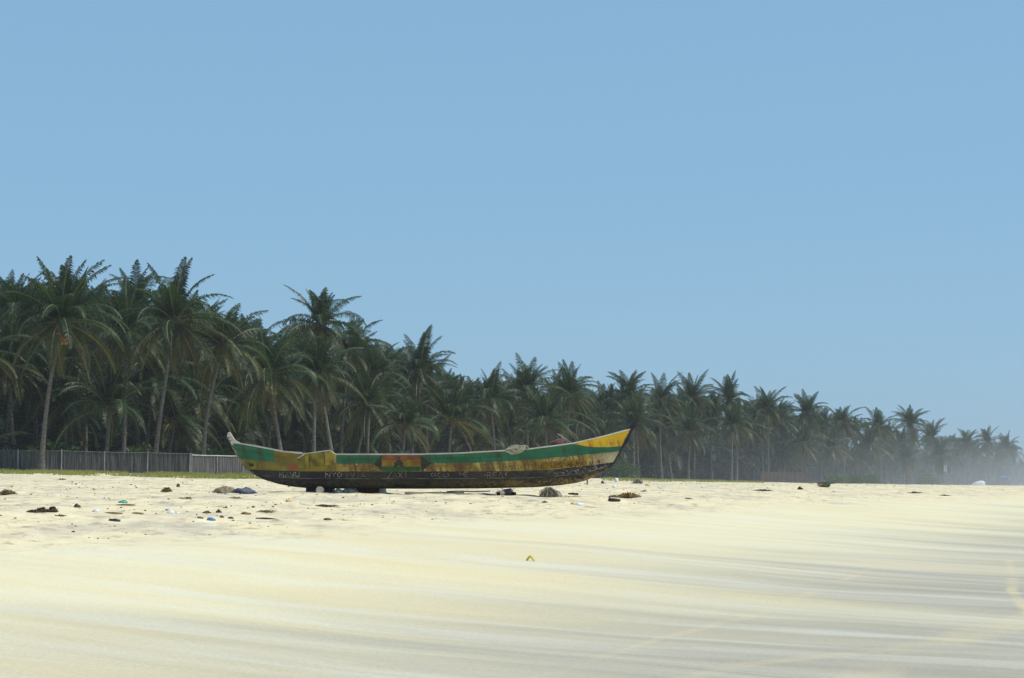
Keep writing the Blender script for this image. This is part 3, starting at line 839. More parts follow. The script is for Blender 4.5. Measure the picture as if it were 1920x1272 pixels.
M['black'] = plain('black_paint', (.012, .012, .014), (.032, .030, .030), 7, .55, .35)
M['yellow'] = plain('olive_yellow_paint', (.13, .10, .016), (.36, .285, .04), 2.6, .6, .3, stretch=(1, 1, .6))
M['yellow2'] = plain('darker_yellow_paint', (.09, .07, .015), (.25, .20, .032), 2.6, .6, .3)
M['flag_red'] = plain('flag_red_paint', (.15, .05, .022), (.23, .085, .04), 5, .6, .3)
M['flag_yellow'] = plain('flag_yellow_paint', (.27, .17, .012), (.17, .08, .012), 5, .6, .3)
M['flag_green'] = plain('flag_green_paint', (.010, .06, .025), (.016, .095, .038), 5, .6, .3)
M['striptar'] = plain('scuffed_strip', (.05, .045, .04), (.22, .19, .14), 3, .7, .2, stretch=(1, 3, 3))
def worn(name, col, under, amt):
    m = mat(name); g = N(m); f = g.ramp(g.noise(g.mapped(g.co(), (9, 3, 9)), 1, 4, .7), amt - .07, amt + .07)
    g.base(g.mix(f, rgb(*under), rgb(*col)), .7, .2); return m
M['white_letters'] = worn('worn_white_letters', (.34, .33, .29), (.04, .04, .04), .48)
M['faint_letters'] = worn('faded_letters', (.20, .185, .15), (.035, .035, .035), .47)
M['dark_letters'] = worn('dark_letters', (.075, .035, .015), (.25, .16, .03), .44)
M['brown_panel'] = worn('brown_panel_paint', (.22, .125, .022), (.33, .21, .03), .45)

boat = thing('fishing_canoe', BOAT_LOC, 'long wooden fishing canoe painted green, yellow and black, propped on rollers on the sand', 'boat')
NB = 120
for nm, rows, offs, mt in (('bottom_hull', ['C', 'G'], [0, 0], M['bottom']), ):
    b = MB()
    for sgn in (-1, 1):
        strip_rows(b, ['C', 'G'], NB, sgn, [0, .004])
        # below the groove the dugout log turns in to the keel
        us = [i / NB for i in range(NB + 1)]; grid = []
        for f in (0.0, .3, .6, .85, 1.0):
            line = []
            for u in us:
                pg = 463 + (1152 - 463) * u
                zg, zk = row_py('G', pg), row_py('K', pg)
                hg, hk = row_half('G', pg) - .012, 0.0
                a = f * PI / 2
                line.append(Vector((lx(pg), sgn * (hk + (hg - hk) * math.cos(a) ** .75), lz(zg + (zk - zg) * math.sin(a)))))
            grid.append(line)
        vs = [p for l in grid for p in l]; fs = []
        for i in range(4):
            for j in range(NB):
                q = (i * (NB + 1) + j, i * (NB + 1) + j + 1, (i + 1) * (NB + 1) + j + 1, (i + 1) * (NB + 1) + j)
                fs.append(q if sgn < 0 else q[::-1])
        b.add(vs, fs)
    b.build('bottom_hull', M['bottom'], boat, True)
b = MB()
for sgn in (-1, 1): strip_rows(b, ['M', 'Y', 'C'], NB, sgn, [0, 0, .010])
b.build('lower_strake', M['sidep'], boat, True)
b = MB()
for sgn in (-1, 1):
    strip_rows(b, ['S', 'M', 'M'], NB, sgn, [.024, .024, -.004])
b.build('upper_strake', M['sidep'], boat, True)
b = MB()                                           # inside planking and bottom boards
for sgn in (-1, 1):
    us = [i / 60 for i in range(61)]; vs = []; fs = []
    for r, o in (('S', -.05), ('C', -.06), ('G', -.10)):
        a, e = ROWS[r][0][0] + 6, ROWS[r][-1][0] - 6
        for u in us:
            p = a + (e - a) * u
            vs.append(Vector((lx(p), sgn * max(row_half(r, p) + o, .004), lz(row_py(r, p)))))
    for p in us: vs.append(Vector((lx(469 + (1146 - 469) * p), 0, lz(row_py('G', 469 + (1146 - 469) * p)) - .06)))
    for i in range(3):
        for j in range(60): fs.append((i * 61 + j, i * 61 + j + 1, (i + 1) * 61 + j + 1, (i + 1) * 61 + j))
    b.add(vs, fs)
b.build('inner_planking', M['oldwood'], boat)
for sgn in (-1, 1):                                # rail along the top edge
    b = MB(); pr = [ROWS['S'][0][0] + (ROWS['S'][-1][0] - ROWS['S'][0][0]) * i / 70 for i in range(71)]
    vs, fs = [], []
    for p in pr:
        h, z = row_half('S', p), lz(row_py('S', p))
        for dy, dz in ((.030, -.012), (.030, .024), (-.055, .028), (-.055, -.012)): vs.append(Vector((lx(p), sgn * (h + dy), z + dz)))
    for i in range(70):
        for k in range(4): fs.append((i * 4 + k, i * 4 + (k + 1) % 4, i * 4 + 4 + (k + 1) % 4, i * 4 + 4 + k))
    b.add(vs, fs); b.build('gunwale', M['gunwood'], boat)
for p in (560, 660, 745, 830, 915, 1000, 1085):    # thwarts
    h = row_half('S', p) - .05; b = MB(); b.box((lx(p), 0, lz(row_py('S', p)) - .12), (.20, 2 * h, .045)); b.build('thwart', M['oldwood'], boat)

def poly_slab(pts, y0, y1, curved=True):
    """upright slab from a side-view outline, between two offsets from the centre plane or the side"""
    b = MB(); n = len(pts)
    def Y(p, o): return -(side_y(*p) + o) if curved else o
    vs = [Vector((lx(p[0]), Y(p, y0), lz(p[1]))) for p in pts] + [Vector((lx(p[0]), Y(p, y1), lz(p[1]))) for p in pts]
    fs = [tuple(range(n)), tuple(range(2 * n - 1, n - 1, -1))] + [(i, i + n, (i + 1) % n + n, (i + 1) % n) for i in range(n)]
    b.add(vs, fs); return b
b = poly_slab([(421.8, 818), (423.5, 811), (426.3, 809.5), (430.5, 815), (437, 825), (447, 830.5), (452, 833.5), (440, 835), (431, 834)], -.075, .075, False)
st = b.build('stern_post', M['gunwood'], boat)
for px, py in ((425.6, 820.5), (428.5, 826)):
    b = MB(); b.box((lx(px), -.077, lz(py)), (.035, .012, .035)); b.build('bolt', M['black'], st)
b = poly_slab([(1175, 807), (1184, 797.5), (1195.6, 782.6), (1198.4, 786), (1198.2, 793), (1192, 804), (1187, 812)], -.06, .06, False)
b.build('prow_tip', M['black'], boat)
def edge_strip(pts, r_, mt, nm):
    b = MB(); b.tube([Vector((lx(a), 0, lz(c))) for a, c in pts], r_, 8); return b.build(nm, mt, boat, True)
edge_strip([(1190, 807), (1180, 825), (1166, 846), (1153, 868.5), (1143, 878)], [.05, .05, .05, .05, .03], M['black'], 'stem')
edge_strip([(431, 833), (437, 843), (448, 861.5), (461, 880)], .05, M['oldwood'], 'stern_stem')
# stern corner bracket
b = poly_slab([(453, 864), (480, 866), (480, 879.5), (462, 879.5)], .002, .03); br = b.build('corner_bracket', M['yellow'], boat)
b = poly_slab([(464, 868.5), (475, 869), (474, 875), (465, 875)], .031, .036); b.build('patch', M['black'], br)
# pale board on the stern rail
b = MB(); b.box((lx(547), -side_y(547, 849) + .06, lz(848.2)), (.64, .22, .05), Matrix.Rotation(R(4.5), 3, 'Y')); b.build('rail_board', M['gunwood'], boat)
# splash board of upright planks
sb = poly_slab([(560, 860), (575.4, 852.2), (575.4, 878), (560, 880.5)], .01, .05).build('splash_board', M['yellow2'], boat)
poly_slab([(576.4, 851.6), (611.0, 847), (611.0, 873), (600, 875), (576.4, 876)], .012, .07).build('board', M['yellow2'], sb)
poly_slab([(612.2, 846.9), (621.7, 845.8), (631.5, 852.5), (629.8, 868), (624, 872), (612.2, 873)], .012, .075).build('board', M['yellow'], sb)
poly_slab([(574.5, 852), (581.2, 851.4), (581.2, 879), (573.8, 880.5)], .072, .13).build('batten', M['yellow'], sb)
b = MB(); b.tube([hull_pt(a, c, .05) for a, c in ((560, 859.4), (576, 851.2), (599, 848.3), (621.7, 845.2), (631.8, 852), (630.2, 868))], .018, 6); b.build('edging', M['gunwood'], sb)
for sgn in (-1, 1):                               # rubbing strip along the groove and the plank edge
    b = MB(); b.tube([hull_pt(470 + 6.7 * i, row_py('G', 470 + 6.7 * i), .004, sgn) for i in range(101)], .013, 5); b.build('rubbing_strip', M['striptar'], boat)

def decal(pts, off, nm, mt, parent, step=1.0):
    """painted patch laid on the planking, cut into thin rows so that it follows the hull"""
    b = MB(); y0, y1 = min(p[1] for p in pts), max(p[1] for p in pts); n = max(2, int((y1 - y0) / step))
    h = (y1 - y0) / n
    for i in range(n):
        ya, yb = y0 + i * h, y0 + (i + 1) * h
        def cuts(yy):
            xs = []
            for k in range(len(pts)):
                (xa, za), (xb, zb) = pts[k], pts[(k + 1) % len(pts)]
                if (za <= yy) != (zb <= yy): xs.append(xa + (xb - xa) * (yy - za) / (zb - za))
            return sorted(xs)
        ca, cb, cm = cuts(ya + 1e-4), cuts(yb - 1e-4), cuts((ya + yb) / 2)
        if len(ca) != len(cm): ca = cm
        if len(cb) != len(cm): cb = cm
        for k in range(0, len(cm) - 1, 2):
            nn = max(1, int((cm[k + 1] - cm[k]) / 12))
            for q in range(nn):
                f0, f1 = q / nn, (q + 1) / nn
                A = [(ca[k] + (ca[k + 1] - ca[k]) * f0, ya), (ca[k] + (ca[k + 1] - ca[k]) * f1, ya), (cb[k] + (cb[k + 1] - cb[k]) * f1, yb), (cb[k] + (cb[k + 1] - cb[k]) * f0, yb)]
                b.add([hull_pt(p[0], p[1], off) for p in A], [(3, 2, 1, 0)])
    return b.build(nm, mt, parent)
fl = decal([(718.5, 854), (790.5, 854), (790.5, 862.8), (718.5, 862.8)], .006, 'painted_flag', M['flag_red'], boat)
fl['label'] = 'red, yellow and green flag with a black star painted amidships'
decal([(718.5, 862.8), (790.5, 862.8), (790.5, 875), (718.5, 875)], .006, 'flag_band', M['flag_yellow'], fl)
decal([(718.5, 875), (790.5, 875), (790.5, 883.6), (718.5, 883.6)], .006, 'flag_band', M['flag_green'], fl)
decal([(750, 855), (754.5, 866), (759, 868.5), (757, 871.5), (761.5, 878.3), (757, 877.5), (750, 873.6), (742, 877), (737.5, 878), (742.5, 871.5), (740.5, 868.5), (745.5, 866)], .010, 'star', M['black'], fl)
decal([(718, 854.3), (718, 883.6), (703, 870.2)], .006, 'painted_triangle', M['black'], boat)
decal([(791.3, 854.3), (811.5, 869.3), (793, 883.6), (791.3, 883.6)], .006, 'painted_triangle', M['black'], boat)
decal([(1008, 867.4), (1050, 864), (1089, 861.5), (1090, 873.5), (1040, 879), (1009, 881)], .004, 'brown_panel', M['brown_panel'], boat)
# hand-painted lettering, drawn as brush strokes
GL = {'M': [[(0, 1), (.05, 0), (.5, .6), (.95, 0), (1, 1)]], 'A': [[(0, 1), (.5, 0), (1, 1)], [(.22, .62), (.78, .62)]],
 'W': [[(0, 0), (.25, 1), (.5, .35), (.75, 1), (1, 0)]], 'U': [[(0, 0), (.05, .8), (.5, 1), (.95, .8), (1, 0)]],
 'N': [[(0, 1), (0, 0), (1, 1), (1, 0)]], 'Y': [[(0, 0), (.5, .5), (1, 0)], [(.5, .5), (.45, 1)]],
 'O': [[(.5, 0), (.05, .25), (.05, .75), (.5, 1), (.95, .75), (.95, .25), (.5, 0)]],
 'G': [[(.95, .15), (.5, 0), (.05, .25), (.05, .75), (.5, 1), (.95, .85), (.95, .55), (.55, .55)]],
 'D': [[(0, 0), (0, 1), (.6, .95), (.95, .65), (.95, .35), (.6, .05), (0, 0)]],
 'H': [[(0, 0), (0, 1)], [(1, 0), (1, 1)], [(0, .5), (1, .5)]], 'E': [[(.95, 0), (0, 0), (0, 1), (.95, 1)], [(0, .5), (.8, .5)]],
 'R': [[(0, 1), (0, 0), (.8, .05), (.9, .3), (.7, .5), (0, .5)], [(.4, .5), (1, 1)]], 'T': [[(0, 0), (1, 0)], [(.5, 0), (.5, 1)]],
 'I': [[(.5, 0), (.5, 1)]], 'V': [[(0, 0), (.5, 1), (1, 0)]], 'X': [[(0, 0), (1, 1)], [(1, 0), (0, 1)]],
 '9': [[(.9, .3), (.5, 0), (.1, .25), (.5, .5), (.9, .25), (.85, .7), (.4, 1)]], '/': [[(1, -.1), (0, 1.1)]]}
def write(text, px0, px1, py0, py1, mt, lw=1.5, skew=0.0, drop=0.0, off=.012):
    rd = random.Random(text); n = len(text); cw = (px1 - px0) / n; b = MB()
    for i, ch in enumerate(text):
        if ch == ' ': continue
        wob = rd.uniform(-.5, .5); hs = rd.uniform(.92, 1.06)
        for stq in GL[ch]:
            P_ = []
            for (u, v) in stq:
                X_ = px0 + (i + .1 + u * .72) * cw; Y_ = py0 + wob + v * (py1 - py0) * hs + drop * (i / max(1, n - 1))
                P_.append((X_ + skew * (1 - v) * cw, Y_))
            for (xa, ya), (xb, yb) in zip(P_, P_[1:]):
                dx, dy = xb - xa, yb - ya; L = math.hypot(dx, dy) or 1; nx_, ny_ = -dy / L * lw / 2, dx / L * lw / 2
                ex, ey = dx / L * lw * .3, dy / L * lw * .3
                q = [(xa + nx_ - ex, ya + ny_ - ey), (xa - nx_ - ex, ya - ny_ - ey), (xb - nx_ + ex, yb - ny_ + ey), (xb + nx_ + ex, yb + ny_ + ey)]
                b.add([hull_pt(p[0], p[1], off) for p in q], [(0, 1, 2, 3)])
    return b.build('lettering', mt, boat)
write('MAWU', 523, 564, 886, 895.5, M['white_letters'])
write('NYO', 611, 645, 886.5, 894.5, M['white_letters'])
write('IVIE', 648, 690, 886.8, 894, M['faint_letters'], 1.1)
write('/AXI', 728, 768, 886.5, 895.5, M['faint_letters'], 1.3)
write('GOD', 809, 845, 886.5, 895, M['faint_letters'], 1.4)
write('HE', 863, 881, 885.5, 894, M['faint_letters'], 1.5)
write('GREA', 903, 946, 886, 895, M['faint_letters'], 1.2)
write('T', 946, 954, 885.5, 893, M['white_letters'], 1.5)
write('EVING MEMA', 1015, 1096, 869.5, 879, M['dark_letters'], 1.3, .2, -3.5)
write('N 9', 1106, 1128, 864.5, 872.5, M['dark_letters'], 1.3, .2, -1.0)

# ------------------------------------------------------------------ things on and under the canoe
M['rope'] = plain('pale_rope', (.30, .275, .20), (.46, .42, .32), 30, .9, .1)
M['net'] = plain('dark_red_net', (.09, .035, .03), (.16, .08, .06), 25, .9, .1, bump=.6)
M['stick'] = plain('grey_stick', (.26, .23, .19), (.40, .36, .30), 5, .85, .15)
M['logend'] = plain('cut_log', (.40, .36, .28), (.55, .50, .40), 8, .85, .15)
M['bark'] = plain('roller_bark', (.16, .145, .125), (.28, .25, .21), 7, .9, .1, bump=.5)
M['maroon'] = plain('maroon_block', (.055, .018, .018), (.10, .03, .028), 5, .75, .2)
M['stone'] = plain('grey_stone', (.24, .235, .23), (.40, .39, .37), 6, .9, .1, bump=.5)
M['straw'] = plain('dry_straw', (.17, .15, .11), (.36, .33, .25), 14, .9, .1)
def bpt(px, py, y): return BOAT_LOC + Vector((lx(px), y, lz(py)))
def rope_coil():
    rd = random.Random(3); c = bpt(968, 846, -row_half('S', 968))
    o = thing('rope_coil', c, 'coil of pale thick rope hung over the gunwale near the bow', 'rope')
    o.scale = (.88,) * 3
    for i in range(11):
        b = MB(); pts = []; xo = rd.uniform(-.16, .10); rx = rd.uniform(.14, .36); rz = rd.uniform(.05, .19); ph = rd.uniform(0, 6)
        for k in range(25):
            a = 2 * PI * k / 24
            xx = xo + rx * math.cos(a) + .02 * math.sin(3 * a + ph); zz = .05 + rz * math.sin(a) * (1.0 if math.sin(a) < 0 else .55) + .02 * math.cos(2 * a + ph) + xx * .18 + (.02 * (i % 3))
            yy = -.075 - .012 * (i % 5) if zz < .07 else -.05 - .012 * (i % 5) + (zz - .07) * .9
            pts.append((xx, yy, zz))
        b.tube(pts, .016, 6); b.build('rope_loop', M['rope'], o, True)
    b = MB(); b.tube([(.2, -.02, .14), (.32, .0, .20), (.42, -.01, .15), (.47, -.03, .08), (.38, -.04, .06)], .022, 6); b.build('rope_end', M['rope'], o, True)
rope_coil()
def lump(name, c, size, mt, label, cat, seed, rough=.25, sub=3, sharp=0.0):
    """irregular heap: a flattened, creased ball half sunk in the sand"""
    import bmesh
    bm = bmesh.new(); bmesh.ops.create_icosphere(bm, subdivisions=sub, radius=1)
    r0 = random.Random(seed); ox, oy = r0.uniform(0, 90), r0.uniform(0, 90)
    for v in bm.verts:
        n = float(pnoise(v.co.x * 1.7 + ox, v.co.y * 1.7 + v.co.z * 1.3 + oy)) * 1.6 + .5 * float(pnoise(v.co.x * 4.1 + oy, v.co.z * 4.3 + ox))
        v.co *= 1 + rough * n
        v.co.x *= size[0] / 2; v.co.y *= size[1] / 2; v.co.z *= size[2] * (.82 if v.co.z > 0 else .3)
    me = bpy.data.meshes.new(name); bm.to_mesh(me); bm.free(); me.materials.append(mt)
    me.polygons.foreach_set('use_smooth', [True] * len(me.polygons))
    o = link(name, me); o.location = c; tag(o, label, cat); return o
# net bundle with hoops and a pole, riding in the bow
c = bpt(1050, 836, -.25)
nb = lump('net_bundle', c, (.55, .5, .26), M['net'], 'dark red fishing net bundle lying in the bow', 'fishing net', 5, .22)
b = MB()
b.tube([(-.30, -.1, -.1), (-.26, -.1, .10), (-.05, -.1, .20), (.18, -.1, .16), (.32, -.1, .02)], .014, 6); b.build('hoop', M['stick'], nb)
b = MB()
b.tube([(-.16, .1, .0), (-.08, .1, .19), (.10, .1, .23), (.28, .1, .10)], .012, 6); b.build('hoop', M['stick'], nb)
b = MB(); b.tube([(0, 0, 0), (.23, -.05, -.16), (.62, -.12, -.42)], .018, 6)
po = b.build('net_pole', M['stick']); po.location = bpt(1047.5, 813.5, -.3); tag(po, 'thin grey pole leaning out of the bow above the net', 'pole')

def log(name, a, b_, r_, label, hollow=False, end_m='logend'):
    a, b_ = Vector(a), Vector(b_)
    o = thing(name, a, label, 'roller'); d = b_ - a
    m = MB(); K = 6; rr = [r_ * (1 + .05 * math.sin(i * 2.1)) for i in range(K + 1)]
    m.tube([d * (i / K) for i in range(K + 1)], rr, 16, caps=False); m.build('log', M['bark'], o, True)
    dn = d.normalized(); sx = dn.cross(Vector((0, 0, 1))).normalized(); sz = sx.cross(dn)
    for s0 in (0, 1):
        m = MB(); c0 = d * s0; n = 16; dep = .12 if hollow else .0
        ri = r_ * (.66 if hollow else .985); rim = [c0 + (sx * math.cos(2 * PI * k / n) + sz * math.sin(2 * PI * k / n)) * (r_ * .99) for k in range(n)]
        inn = [c0 + (sx * math.cos(2 * PI * k / n) + sz * math.sin(2 * PI * k / n)) * ri + dn * (.0 if not hollow else 0) for k in range(n)]
        bot = [p + dn * dep * (1 if s0 == 0 else -1) for p in inn]
        if hollow:
            m.add(rim + inn + bot, [(k, (k + 1) % n, n + (k + 1) % n, n + k) for k in range(n)] + [(n + k, n + (k + 1) % n, 2 * n + (k + 1) % n, 2 * n + k) for k in range(n)])
            m.cur = 1; m.add(bot, [tuple(range(n))]); m.cur = 0
        else: m.add([p - dn * .002 * (1 if s0 == 0 else -1) for p in rim], [tuple(range(n))])
        m.build('cut_end', [M[end_m], M['maroon']], o)
    return o
def gpt(px, Y, dz=0.0):
    X = (px - 960) / FPX * Y; return Vector((X, Y, gz(X, Y) + dz))
KEELZ = BOAT_LOC.z
def under(px, Y, r_): return Vector(((px - 960) / FPX * Y, Y, KEELZ - r_ - .005))
log('log_roller', gpt(600, 61.8, .10), under(611, 64.3, .09), .112, 'log roller with a round pale cut end under the stern half')
log('log_roller', gpt(934.5, 61.7, .085), under(957, 64.0, .07), .095, 'hollow-ended log roller under the boat near the bow', hollow=True)
def block(name, px0, px1, Y, h, dep, mt, label, cat, rz=0.0, seed=0, taper=.94):
    import bmesh
    X0, X1 = (px0 - 960) / FPX * Y, (px1 - 960) / FPX * Y; cx = (X0 + X1) / 2; z = gz(cx, Y)
    bm = bmesh.new(); bmesh.ops.create_cube(bm, size=1)
    bmesh.ops.subdivide_edges(bm, edges=bm.edges, cuts=3, use_grid_fill=True)
    r0 = random.Random(seed)
    for v in bm.verts:
        k = taper if v.co.z > 0 else 1
        v.co = Vector((v.co.x * (X1 - X0) * k, v.co.y * dep * k, (v.co.z + .5) * (h + .08) - .08)) + Vector((r0.uniform(-1, 1), r0.uniform(-1, 1), r0.uniform(-1, 1))) * .010
    me = bpy.data.meshes.new(name); bm.to_mesh(me); bm.free(); me.materials.append(mt)
    o = link(name, me); o.location = (cx, Y, z); o.rotation_euler = (0, 0, rz); tag(o, label, cat); return o
def gap(px, Y): return KEELZ - gz((px - 960) / FPX * Y, Y)
block('chock', 574.5, 596, 63.0, gap(585, 63) + .03, .5, M['maroon'], 'dark maroon chock left of the pale log end', 'chock', .1, 1)
block('chock', 606.5, 628, 63.05, gap(617, 63) + .03, .45, M['black'], 'black chock right of the pale log end', 'chock', -.1, 2, .9)
lump('sand_heap', gpt(636, 62.7), (.28, .5, .15), M['logend'], 'small pale heap between the black chock and grey stone', 'sand heap', 8, .2)
lump('stone', gpt(657, 62.8), (.55, .4, .19), M['stone'], 'dark grey stone propping the hull right of the log roller', 'stone', 9, .15)
block('chock', 668, 712, 63.1, gap(690, 63.1) + .03, .5, M['maroon'], 'wide maroon chock under the hull below the flag', 'chock', 0, 3)
block('stone', 711, 724.5, 62.7, .155, .3, M['stone'], 'squared pale grey stone at the end of the wide maroon chock', 'stone', .3, 4, .8)
block('wedge', 958.5, 967.5, 63.0, .12, .3, M['black'], 'small black wedge right of the hollow log roller', 'wedge', .2, 5, .7)
block('keel_block', 815, 826, 63.0, gap(820, 63) + .02, .14, M['oldwood'], 'short stub of wood below the keel amidships', 'wood stub', 0, 6) if False else None
def pole(pxa, Ya, ha, pxb, Yb, hb, r_, mt, label, name='pole', flat=1.0):
    a, b_ = gpt(pxa, Ya, ha), gpt(pxb, Yb, hb)
    m = MB(); d = b_ - a
    m.tube([Vector((0, 0, 0)), d * .3 + Vector((0, 0, .012)), d * .65 + Vector((0, .01, -.008)), d], [r_, r_ * .95, r_ * .85, r_ * .7], 7)
    o = m.build(name, mt, None, True); o.location = a; tag(o, label, 'pole'); return o
pole(838, 62.6, .06, 919, 63.0, .115, .022, M['stick'], 'thin grey pole raised at one end under the bow half')
pole(760, 61.6, .03, 800, 61.9, .06, .04, M['oldwood'], 'short dark pole end on the sand under the flag')
pole(764, 61.2, .02, 905, 61.4, .03, .032, M['stick'], 'long pale pole lying on the sand along the boat')
pole(800, 62.0, .04, 870, 62.3, .03, .045, M['oldwood'], 'thick dark pole on the sand amidships')

def tuft(name, c, w_, h_, n, mt, label, cat, seed, thick=.012, hang=False, dep=.6):
    """heap of dry stalks fanning out from the middle"""
    rd = random.Random(seed); b = MB()
    for i in range(n):
        a = rd.uniform(0, 2 * PI); rr = rd.random() ** .6
        e = Vector((math.cos(a) * w_ / 2 * rr, math.sin(a) * w_ / 2 * rr * dep, rd.uniform(0, .12) * h_))
        if hang: p0 = Vector((e.x * .25 - .05, e.y * .25, h_ * rd.uniform(.8, 1.05))); mid = Vector((e.x * rd.uniform(.55, .95), e.y * .8, h_ * rd.uniform(.35, .72)))
        else: p0 = Vector((rd.uniform(-.3, .3) * w_, rd.uniform(-.2, .2) * w_ * dep, 0)); mid = p0.lerp(e, .5) + Vector((0, 0, h_ * rd.uniform(.3, 1.0) * (1 - .6 * rr)))
        sd_ = Vector((rd.uniform(-1, 1), rd.uniform(-1, 1), rd.uniform(-.5, .5))).normalized() * thick
        b.add([p0 - sd_, p0 + sd_, mid - sd_, mid + sd_, e - sd_ * .4, e + sd_ * .4], [(0, 1, 3, 2), (2, 3, 5, 4)])
    o = b.build(name, mt); o.location = c; tag(o, label, cat); return o
tuft('straw_bundle', gpt(1031, 62.3), .80, .34, 300, M['straw'], 'fan of dry grey straw hanging under the bow', 'straw bundle', 4, .011, True)

# ------------------------------------------------------------------ litter and drift on the upper beach
M['weed'] = plain('dry_weed', (.11, .075, .035), (.25, .17, .08), 12, .95, .05)
M['weed_dark'] = plain('dark_weed', (.06, .043, .03), (.14, .10, .062), 12, .95, .05)
M['weed_red'] = plain('rusty_weed', (.20, .095, .025), (.34, .21, .07), 9, .95, .05)
M['tarp'] = plain('blue_grey_tarp', (.055, .065, .095), (.10, .115, .15), 7, .6, .3, bump=.5)
M['sack'] = plain('brown_sacking', (.15, .12, .08), (.30, .25, .17), 12, .95, .05, bump=.8)
M['green_p'] = plain('green_plastic', (.02, .26, .17), (.04, .36, .25), 5, .4, .5)
M['blue_p'] = plain('blue_plastic', (.03, .13, .32), (.07, .22, .42), 5, .4, .5)
M['clear_p'] = plain('white_plastic', (.62, .66, .68), (.80, .82, .82), 9, .35, .5)
M['orange_p'] = plain('orange_plastic', (.60, .27, .04), (.70, .36, .08), 9, .45, .4)
M['yellow_p'] = plain('yellow_foam', (.55, .42, .015), (.70, .56, .03), 9, .5, .4)
M['rubber'] = plain('black_rubber', (.012, .012, .014), (.03, .03, .035), 9, .5, .4)
M['plank'] = plain('driftwood_plank', (.24, .16, .07), (.40, .29, .15), 4, .9, .1, stretch=(.5, 4, 4))
M['dark_plank'] = plain('dark_driftwood', (.045, .04, .038), (.09, .08, .07), 4, .8, .2, stretch=(.5, 4, 4))
M['husk'] = plain('coconut_husk', (.06, .045, .03), (.13, .095, .06), 12, .95, .05, bump=.7)
def g_(px, py): return on_ground(px, py)
def S(p): return p.y / FPX
p = g_(418, 924); lump('sack_heap', p, (44 * S(p), .6, 12 * S(p)), M['sack'], 'crumpled brown sacking heap left of the blue-grey tarp', 'sack', 21, .45)
p = g_(458, 925); lump('tarp_heap', p, (40 * S(p), .7, 11 * S(p)), M['tarp'], 'blue-grey tarp heap on the sand before the stern', 'tarp', 22, .42)
TUFTS = [ # px, py, w px, h px, n, material, label
 (14, 927, 42, 11, 260, 'weed', 'brown weed heap at the left edge of the photo'),
 (313, 923, 26, 11, 220, 'weed', 'tuft of dry brown weed left of the sacking heap'),
 (62, 961, 34, 6, 160, 'weed_dark', 'thin end of the dark weed pile at the lower left'),
 (78, 961, 34, 11, 340, 'weed_dark', 'dark weed pile at the lower left, left hump'),
 (98, 960, 26, 11, 300, 'weed_dark', 'dark weed pile at the lower left, right hump'),
 (112, 968, 28, 4, 120, 'weed_dark', 'flat strip of dark weed below the dark pile'),
 (608, 950, 60, 5, 320, 'weed_dark', 'flat dark weed mat on the sand below the stern half'),
 (1178, 933, 56, 11, 420, 'weed_red', 'rusty orange weed heap right of the bow'),
 (1150, 933, 24, 6, 100, 'weed_red', 'thin left tail of the rusty weed heap'),
 (1195, 907, 26, 10, 260, 'straw', 'grey heap of dead stalks on the bank right of the prow'),
 (1208, 922, 18, 4, 90, 'weed_dark', 'flat dark weed patch behind the rusty weed heap'),
 (1021, 943, 16, 5, 90, 'weed', 'small brown weed tuft in front of the straw bundle'),
 (500, 960, 50, 5, 180, 'weed', 'sparse line of weed on pale sand below the stern'),
 (440, 935, 40, 4, 140, 'weed', 'thin weed line below the sacking heap'),
 (350, 935, 36, 4, 120, 'weed', 'thin weed line left of the sacking heap'),
 (116, 900, 22, 4, 90, 'weed_dark', 'dark weed patch near the fence at the left'),
 (1290, 936, 24, 4, 100, 'weed_dark', 'dark weed strip right of the rusty heap'),
 (1430, 921, 50, 4, 200, 'weed_dark', 'long dark weed line left of the far canoe'),
 (1500, 918, 14, 6, 90, 'weed_dark', 'small dark weed heap left of the far canoe'),
 (1715, 925, 40, 4, 160, 'weed_dark', 'dark weed line on the sand right of the far canoe'),
 (388, 963, 20, 7, 110, 'weed', 'brown weed tuft above the blue plastic scrap'),
 (410, 962, 14, 8, 90, 'weed', 'small knobbly weed tuft right of the white plastic'),
 (1770, 930, 30, 3, 110, 'weed_dark', 'last dark weed line towards the right edge'),
]
for i, (px, py, wp, hp, n, mt, lab) in enumerate(TUFTS):
    p = g_(px, py); tuft('weed_tuft', p, wp * S(p), hp * S(p), n if hp > 5 else n // 3, M[mt], lab, 'seaweed', 200 + i, .009 * max(1, p.y / 60), dep=.8 if hp > 5 else 1.6)
